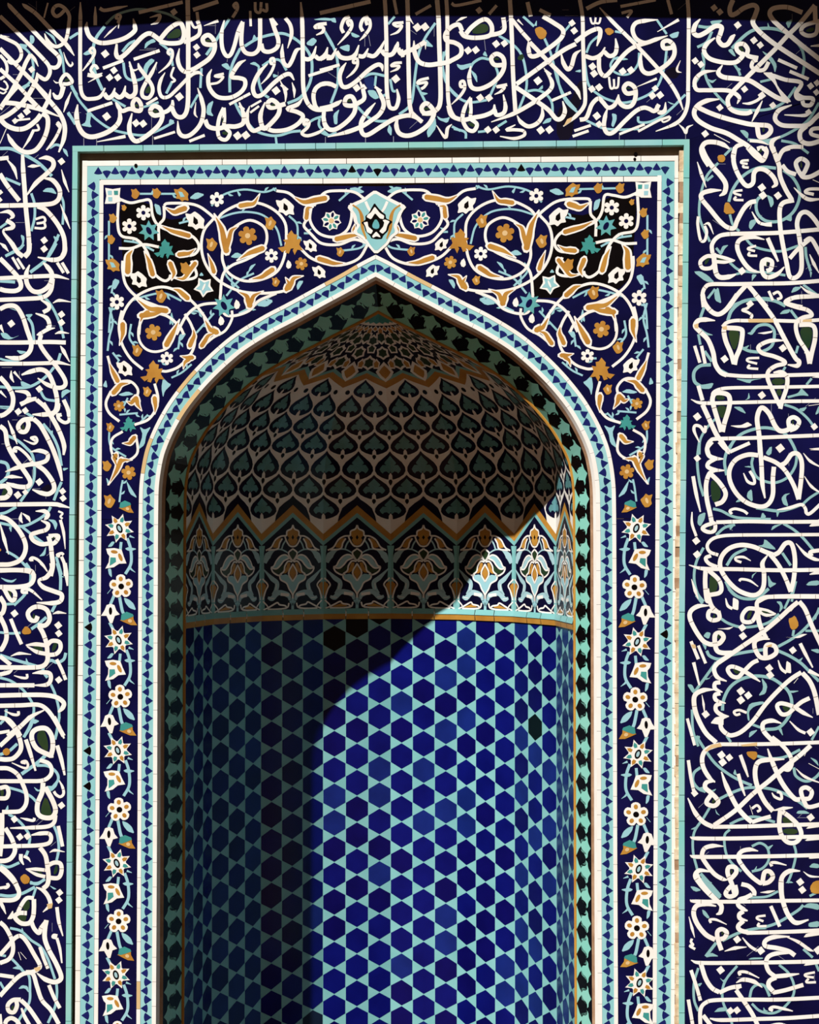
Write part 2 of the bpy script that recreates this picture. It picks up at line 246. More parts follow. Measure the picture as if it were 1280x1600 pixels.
# ---------------------------------------------------------------- strokes of the tile work, read off the wall
# @ x y s: origin and scale of a block; W white letters, T turquoise vines, P outlines, D dots, L scroll leaves, F flowers
TOP = '''
@ 0 0 10.667
W: 70 0,270 300,555 500,755 700,960 810,1090 835,1200 800,1290 750,1325 680,1290 610,1220,25; 75s 130,50,10 170,110 320,270 570,530 800,770 960,920 1000,1010 970,1100 900,1130 800,1090,30; 75 370,60,10 430,110 600,230 870,510 1050,680 1150,800 1240,930,15; 25e 590,200 660,240; 65 1080,170 1000,250 930,270 880,200 910,120 990,90 1090,150 1155,260 1150,400 1120,600 1070,710 970,775 880,760 790,670 745,560,15; 30 800,50 770,160 735,300; 65 0,600 130,660 280,740 350,850 350,950 290,1030 190,1050 130,1000; 20e 60,600 160,615; 75 0,810 210,1020 380,1190 560,1370 780,1600; 55 0,920 90,1030 120,1150 90,1260 0,1320; 70 0,1150 120,1260 300,1430 450,1590; 75 510,910 430,1050 370,1200 270,1380 150,1600; 60e 510,910 580,990 640,1110; 70 620,1210,20 610,1330 570,1400 520,1510 470,1600; D 530,1160 60; 65 1050,1480 1010,1370 1050,1280 1110,1240 1180,1310 1200,1370 1130,1400 1050,1400; 55 1040,1400 1030,1500 1010,1600; 30b 890,1340 940,1380 1010,1370; 40b 1060,870 1110,1020 1170,1100 1210,1070 1200,1030; 60b 840,1490 830,1600; 35 0,1470 90,1500 130,1450 100,1380 60,1350; 30 0,1540 60,1560 110,1520
T: P 500,580 560,600 580,660 560,720 500,750; 50 190,690 330,760 440,830 520,930 550,1050 560,1180 530,1320 400,1480; 60 330,750 450,770; 50 990,820 1040,960 1070,1220; 60b 760,530 880,620 940,740; 50 1160,640 1280,560; 60 1200,1460 1280,1580; PG 1060,1360 1110,1300 1170,1330 1140,1350
@ 100 0 5.818
W: 38 150,20,10 150,150 148,400 148,650 155,820 190,890 250,900 330,880 375,800,15; 45 365,850 400,890 440,870 465,800,12; 45 455,850 500,885 540,860 560,780,12; 45 550,850 600,880 645,850 650,780 630,690 595,560,15; 45b 210,200 205,260 240,340 330,390 450,380 560,345 640,285 645,240 630,170; 22b 480,235 420,290 365,345; 28 490,210 515,150 490,135 475,165 500,180 495,260,8; 35 285,60,10 285,150 285,230; 35e 325,75 370,95 480,75 580,55; 35 680,115 1080,20; D 1000,110 35; 35b 780,160 870,140 850,200 790,225; 45 1125,0 1130,300 1130,700 1125,960 1090,1055 1030,1060 990,1000 985,910,15; 45 880,350 960,260 1050,210 1085,260 1090,330 1060,385 960,395 880,380; 45 900,390 840,340 780,305 720,330 650,400 550,500 500,525 475,490 480,400,20; 40 1090,385 1180,350 1230,310 1235,250 1215,190; 32 355,620 540,550; 32 635,540 870,460; 28 260,490 235,460 260,435 280,465 270,510 230,570 170,645,10; D 375,490 40; 30 310,630 290,600 265,600 245,640 270,680 230,690; 40e 215,680 280,690 350,665; 28e 345,680 220,750; D 455,640 36; D 415,705 36; D 490,705 36; 38 845,565,12 800,660 740,760 710,830 720,880 770,890 805,840 800,780 750,700 690,620 675,575,12; 20b 590,600 640,640 700,610; 28 970,500 945,480 960,450 985,465 985,520 950,590 860,665,8; 42b 1050,440,10 1035,540 1060,620 1110,655 1170,630 1280,575; 35b 920,660,8 880,730 865,810 890,880 950,880 1020,820 1150,690 1220,660 1265,690; 22 1000,610 975,690 1010,730 980,750; D 1050,880 42; 28 750,950 850,890; 45 890,1040 820,1050 785,1010 820,965 875,990 895,1060 860,1140 760,1230 660,1285 605,1230 595,1140 620,1030,12; 42 870,1030 940,1010 985,960 990,910,15; 42 690,1010 640,1000 625,940 660,900 700,950 690,1010 600,990 530,1010 495,970 470,930,15; 48 500,980,20 510,1080 470,1150 380,1210 260,1245 180,1220 130,1140 115,1040 125,950,12; 32 215,1010 440,935; D 388,1060 42; D 655,1120 38; D 720,1125 38; 32e 560,1240 510,1250 300,1290; 25 820,1260 1010,1200; 28 1140,1285 1280,1230; 42b 1215,800,12 1250,900 1270,1010 1240,1130 1160,1220 1090,1240 1045,1200 1035,1100,15; 25b 1200,930 1190,1030 1215,1070; 30 1210,110 1220,190; 25 1150,190 1185,250 1230,240; D 1205,430 34; D 1210,500 34; PG 915,350 980,285 1030,255 1070,280 1060,335 1000,350; PG 725,850 770,770 795,800 790,845; PG 800,1020 830,990 865,1020 830,1025; PG 640,960 665,940 680,970 660,975
T: 30 130,300 50,350; 35 370,240 290,350 265,470 280,650 350,820; P 170,490 230,450 250,490 200,505; 28 380,220 470,140 600,95 700,85 830,100 950,130 1060,190; 30 530,470 590,400 650,370; P 730,450 740,390 810,350 840,380 780,400; 28 870,390 960,470 990,600; 30 540,570 560,690 620,730 700,720 740,680; P 710,700 730,590 790,530 830,550 770,610 750,690; 30 985,740 930,850; 28 70,780 130,900 220,1010 300,1090 420,1170 560,1210 720,1230 850,1190 1000,1110; P 210,1010 250,1040 235,1120 255,1160 150,1140 200,1110; 35b 30,1040 90,1110; 28 440,900 560,970; 25 720,975 860,930; P 950,1150 960,1080 1010,1100; 28 1250,620 1240,800; 26 1150,980 1220,860
@ 300 0 5.818
W: 45 210,410 120,400 100,350 150,320 200,370 205,450 160,530 80,590 0,640; 30 400,80 380,50 405,30 415,80 370,160; 28 575,20 580,100 620,110 630,20; 28 640,90 680,100 680,30; 32e 240,190 110,235; 40 295,185,15 270,300 275,430 310,505 350,500 385,420 420,290 455,215 465,200; 42 460,200 450,330 455,420 490,480 560,490 610,440 620,330 620,165; 42 630,400 650,460 710,470 775,430 785,360 750,260 720,165; 25 730,170 775,230; 38e 850,165 895,230 905,320 870,440; 25 530,100 535,240; 42 990,20,15 1003,200 1008,500 1012,780 1035,900 1080,970 1150,1000 1280,990; 42 1010,530 1060,540 1100,510 1130,420,12; 42 1120,510 1160,535 1210,500 1235,430,12; 42 1225,510 1280,530; 34 1225,215 1150,225 1120,250 1190,250 1190,290 1130,320,10; 40b 825,400,12 820,480 835,570 875,600 910,550 950,460 1000,440; 42b 490,545 430,580 380,650 360,700 430,710 480,730 480,790 430,850 340,890 230,880 160,800 150,700 180,630,12; 24 290,670 210,690 240,700 285,700 240,750 170,765; 28 340,950 530,850; 28 745,570 720,580 715,540 745,535 745,600 700,690 630,765,8; 42 930,730,12 890,675 830,690 740,760 640,860 580,870 555,810 570,740 620,650 690,580,10; D 765,825 42; 35b 800,730 850,840 850,930; 28 810,770 870,820; 32b 910,750 930,820 930,890; 45 850,945 720,980 690,940 730,910 790,960 790,1030 740,1100 660,1170 630,1120 625,1040 665,930,12; 22 535,970 630,915; 22 530,1025 610,965; 42b 1010,890 960,950 870,990 960,1020 1010,1060 960,1130 860,1180 740,1190 650,1160 560,1190 510,1130 500,1050 525,965,12; 45 430,930,15 470,1040 465,1120 400,1150 320,1150 230,1170 150,1150 120,1090; 28 430,960 475,1000; 38 290,980 250,1070 235,1170 250,1250 310,1270 345,1210 300,1160; 38 290,980 295,1070 290,1160; D 415,1235 42; D 490,1230 42; 42 1280,770 1200,760 1130,800 1105,870 1120,960 1150,1000; 30 1060,690 1280,620; 32 1060,1120 1020,1130 1030,1090 1065,1110 1050,1160 1000,1210 1050,1235 1150,1205 1215,1160,15; 40 1200,1010 1200,1100 1240,1170 1280,1180; PG 110,375 150,355 180,375 150,380; PG 710,960 740,940 765,960 740,965; PG 265,1210 300,1190 340,1215 300,1230; PG 265,1115 290,1050 285,1110; 40 10,90 240,15
T: 32 340,170 260,300 200,400 130,500; 32 440,440 370,580 345,700 345,840; 32 480,420 600,350 750,310 850,310 960,370 1050,460 1090,560 1085,700 1050,800 980,890 870,940; P 545,370 565,310 590,350; P 260,590 320,570 350,620 330,640; P 520,580 570,560 620,600 615,640 590,600; 30 610,620 605,720 640,840 700,890; 28 640,600 720,550 800,550 860,640; P 735,670 790,690 740,710; P 200,910 140,950 130,1040 200,1060 170,1010; 30 390,930 440,1030 510,1120 580,1190 700,1230 800,1230 900,1200 990,1190; 26 760,1230 770,1310; 28 1020,1150 1100,1090 1180,1060; P 1040,390 1100,340 1140,370 1100,420 1050,410; P 1090,180 1200,160 1280,170 1280,190; 30 1210,290 1280,420; 28 1160,1080 1160,1150 1250,1240
@ 500 0 5.818
W: 40 0,120 460,15; 32 270,240 250,200 280,190 290,240 250,310 160,410,8; 35 215,300 195,250 220,180 270,150; 32 430,230 420,190 450,180 455,250 410,320 360,370,8; 35 390,285 370,240 390,180 440,150; 42 0,540 50,510 70,440,12; 42 60,530 110,520 150,440,12; 44 150,470 190,520 260,530 320,500 355,410,12; 42 350,510 400,510 440,440,12; 42 430,500 490,510 540,460 590,370,15; 44 560,460 600,500 660,490 700,420 710,380,15; 46 710,440 740,490 790,470 860,440 960,380; 35 740,450 755,520; 25e 960,380 960,450; 40 590,0 598,140 605,400 605,600 608,800 620,920 640,980 690,980 715,900 700,810,15; 30 675,0 700,130; 28 760,205 670,215 700,240 745,235 710,290 640,320,8; 42 795,0 800,160 803,400 808,700 815,930 830,1020; 30e 800,150 850,220; D 885,250 42; D 955,245 42; 30 870,130 1010,50; 45 1065,0 1078,160 1085,400 1095,700 1095,920 1060,1000 980,1030 930,1030; 45 1030,1030 950,1030 925,980 970,940 1030,1000 1030,1060 980,1140 880,1210 790,1235 720,1210 695,1140 710,1060,12; 38 1150,0 1158,160 1160,500 1162,800 1175,960 1220,1060 1280,1090; 46b 855,370,12 860,470 900,560 980,590 1080,580 1180,560 1280,500; 26 745,570 680,575 650,600 720,600 700,630 640,655,8; D 690,718 42; 42b 570,650 560,600 520,590 440,640 330,740 250,790 200,780 180,700 200,630 240,570; 28 340,570 305,570 310,540 340,540 340,600 300,660 240,710,8; 30 0,640 180,590; 42 0,770 80,760 150,790; 45 0,990 90,970 160,940 200,910,12; 44 380,920 300,960 230,950 240,890 290,880 320,940 310,1030 230,1120 130,1180 60,1160 35,1080 40,1000,15; 42 330,950 400,900 395,830 365,740,15; D 335,800 38; 25 390,770 420,810; 44b 500,780 560,880 580,960 540,1040 460,1100 380,1150 250,1200 70,1245,15; 44b 505,935 440,1010 380,1100 375,1180 400,1225 450,1220 560,1150 680,1080 800,1050 880,1070 930,1115; 25 500,790 560,830; 35b 1060,1140 1140,1250 1160,1170 1200,1130; 28 990,710 910,730 890,760 970,750 950,790 920,810; 42 820,1010 870,1060 930,1110; PG 935,995 970,970 1000,995 970,1000; PG 240,920 270,900 290,925 260,930
T: 30 40,280 120,420 160,560 160,760 100,940; P 90,170 140,160 150,210 110,200; P 280,290 370,330 330,345 290,330; P 170,430 270,400 270,470 220,460; 30 390,700 480,670 590,690; P 430,820 500,820 540,890 500,905 450,870; 26 510,690 500,780; 30 540,890 600,860; 26 620,220 680,150; 28 640,720 660,820 690,830; 30 1050,210 960,340 900,480 870,650 840,900 800,980 720,1040; P 960,350 1040,430 960,420; 28 880,770 930,870 960,930; P 900,830 990,850 940,870; 28 1150,460 1110,560 1130,700 1180,800 1280,900; 30 340,970 430,1060 520,1100 640,1100; P 180,990 120,1040 130,1130 160,1130 160,1050; P 630,1130 610,1190 650,1240 655,1170; P 1050,1060 990,1160 970,1200 985,1260 1060,1160; P 1060,1050 1120,1090 1185,1060 1160,1120 1080,1090; 28 1200,1150 1280,1190; 26 0,1200 80,1230 150,1200; PB 390,710 500,690 490,820 440,820
@ 680 0 5.818
W: 44 245,280 215,225 150,245 95,310 105,370 180,390 235,430 230,500 150,550 100,570; 44 230,280 270,330 380,345 500,320 515,240 470,180 410,190 330,250 280,310; 44 500,320 590,300 630,260 620,160; 28b 290,155 240,170 190,200; D 300,460 38; D 370,455 38; D 555,400 38; D 630,395 36; 44 630,590 540,590 510,530 560,490 620,530 625,620 580,700 500,770 400,810 330,790 310,700 325,600,12; 42 680,0 690,160 700,400 710,700 730,1010; 30 270,780 235,790 230,750 260,740 270,800 230,870 150,950,8; 40 320,880,10 270,980 250,1080 290,1170 350,1190 380,1130 320,1080; 36 320,890 325,1000 320,1070; 44 120,960 150,1050 250,1090 350,1070 450,1050 530,1010 540,950,15; 42 540,1000 560,1045 620,1030 640,970 620,860,12; D 410,890 38; D 490,890 38; 30 655,770 560,790 630,790 600,830 540,860,8; 44 740,765 900,650 1050,540 1180,450 1280,400; 44 730,790 900,905 1030,1000 1100,1080 1150,1075 1180,1010 1160,920,12; 38 700,180 780,280 860,370; 44 980,150 1080,210 1160,270 1150,340 1060,420 940,500 870,510 850,450 850,380,15; 42 860,385 1000,530 1140,670 1280,810; 25e 750,180 800,230; 42b 990,620 1060,740 1050,810 970,880 850,960 700,1040 510,1110,8; 25 1000,640 1055,680; D 935,735 42; 28 1060,915 1235,840; 42b 970,960,15 975,1050 930,1120 850,1150 780,1110 745,1050,12; D 960,1185 40; D 1040,1180 40; 32 730,1135,10 650,1180 720,1180 800,1190 810,1230 720,1260 590,1240,10; D 480,1180 36; D 555,1180 36; 40 840,20 870,150; 30 150,30 200,50 420,5; D 400,95 34; 30 490,130 560,50; 35 950,90 1050,140; D 1245,210 34; D 1265,280 36; PG 320,300 380,235 440,210 490,240 480,290 400,310; PG 530,540 560,520 590,540 560,548; PG 285,1120 320,1110 370,1140 340,1160; PG 285,1040 310,960 312,1020
T: 28 580,325 700,400 780,490 820,620 830,800 760,1000; PG 750,520 780,490 810,500 800,550 750,545; 28 800,150 900,240; P 900,230 925,180 925,240; PO 905,260 960,240 1020,290 1000,350 950,360 915,310; 28 990,340 1050,480 1090,640 1120,750 1180,880 1280,1000; 26 1230,220 1150,330 1100,480; 30 490,540 420,530 350,570 320,620; P 195,580 240,595 340,570 320,610 240,640 205,610; P 430,500 455,460 480,520; P 320,630 380,680 385,760 340,680; 28 550,600 570,700 500,870; 28 80,470 70,620 130,800 230,900 330,930 470,910; P 10,1050 60,1080 130,1070 110,1120 60,1100; 28 170,1170 270,1200 280,1260; 26 390,1200 480,1190; 28 570,1150 650,1100; 28 840,830 920,820 1000,850 1060,930 1070,1060; P 930,820 980,770 980,810; P 970,1130 1010,1080 1060,1070 1050,1110
@ 870 0 5.818
W: 44 170,380 280,300 360,265 395,275 390,340 365,420,12; 42b 40,480,12 60,570 100,630 135,600 165,500 220,455; 38 210,0 235,160 240,400 250,700 260,900 240,980 170,1060 60,1150,10; 40e 165,795 195,840 218,905; 20 305,160 320,210 345,210 355,160; 20 350,210 385,210 400,160; 42 260,510 330,530 400,500 440,430,12; 42 430,470 480,510 530,490 545,430 535,350,12; D 325,605 38; D 340,670 38; 38 390,70,10 500,190 620,310 750,440 900,600 1020,740 1100,870 1150,1000,10; 42b 920,180 800,190 720,210 690,270 720,350 800,390 900,360 1010,325; 42 850,380 700,430 600,510 480,660 430,690 390,640 385,540 400,480,15; D 600,650 38; D 675,640 38; 44 1070,430 980,440 965,390 1010,370 1060,410 1070,490 1030,560 940,630 840,670 780,640 760,560 770,480,15; 32e 1110,180 915,290,10; 22b 1125,550 1095,620 1100,650 1135,660; 38 1190,0 1200,160 1198,500 1195,800 1190,950 1150,1060 1070,1130 900,1195,8; 44 720,840 640,850 610,800 650,760 710,800 715,890 680,960 620,970 570,930 560,860,12; 22 475,700 490,800 520,790 520,720; 22 520,800 555,790 565,700; 25e 910,715 730,790; D 385,795 38; D 320,810 36; 42 565,860,12 530,950 470,980 420,930 380,895 320,950 270,1070 210,1090; 44b 990,930 980,1010 930,1020 900,960,12; 42 930,950 890,1010 840,990 790,980 720,1010 620,1100 520,1200 460,1210 430,1150 440,1060 460,990,12; D 870,870 38; D 940,865 38; D 895,805 32; 25 570,1220 800,1130; 25 740,1195 880,1120 940,1090 1030,1060; 18 950,1080 970,1110 1020,1090 1035,1060; D 365,1055 40; D 385,1130 34; 28 160,1190 310,1140; 28 145,1240 290,1190; 25b 1110,1130 1150,1170 1175,1210 1190,1160 1240,1135; 40 270,80 400,20 550,0; 28 590,120 680,100 640,160; 30 580,60 900,0; 32 1010,0 1045,130; PG 985,415 1010,400 1035,415; PG 625,810 650,790 680,810; Po 62,1150 95,1085 140,1065 130,1105
T: 26 270,480 310,390 390,320; PO 430,270 480,250 530,290 470,330; 26 530,285 620,310 720,390; 26 910,180 1000,310; P 1020,320 1060,300 1115,285 1100,340 1050,350; 28 1000,450 980,600 930,760 850,850 720,910 600,935 480,910 380,860 290,770 260,600 250,500; 26 750,480 740,580 680,660 600,680 520,650 490,590 530,520; P 500,540 560,510 660,540 600,550; P 160,650 220,630 220,660; P 500,1030 545,1040 545,1090 515,1160 495,1140 510,1080; 28 240,1080 340,1130 440,1170 600,1180 750,1170; 28 740,1060 750,1110 840,1110 950,1060 1050,980 1170,860; P 1000,920 1080,950 1040,950; 26 0,640 30,800 90,930 200,1030; PK 0,1000 120,930 200,740 240,730 230,920 160,1050 140,1265 0,1275; PK 980,640 1080,600 1130,660 1080,720 1000,700
@ 0 0 1
J: 1.2 131,216 131,228; 1.2 151,214 151,228; 1.2 238.5,212 238.5,228; 1.4 431.5,216 431.5,226; 1.2 508.6,214 508.6,225; 1.4 571.3,212 571.3,224; 1.4 615,213 615,224; 1.2 968,209 968,218; 1.2 1071.5,206 1071.5,217; 1 355.5,92 355,97; 1 576,55 579,72; 1 757,62 759,79
'''
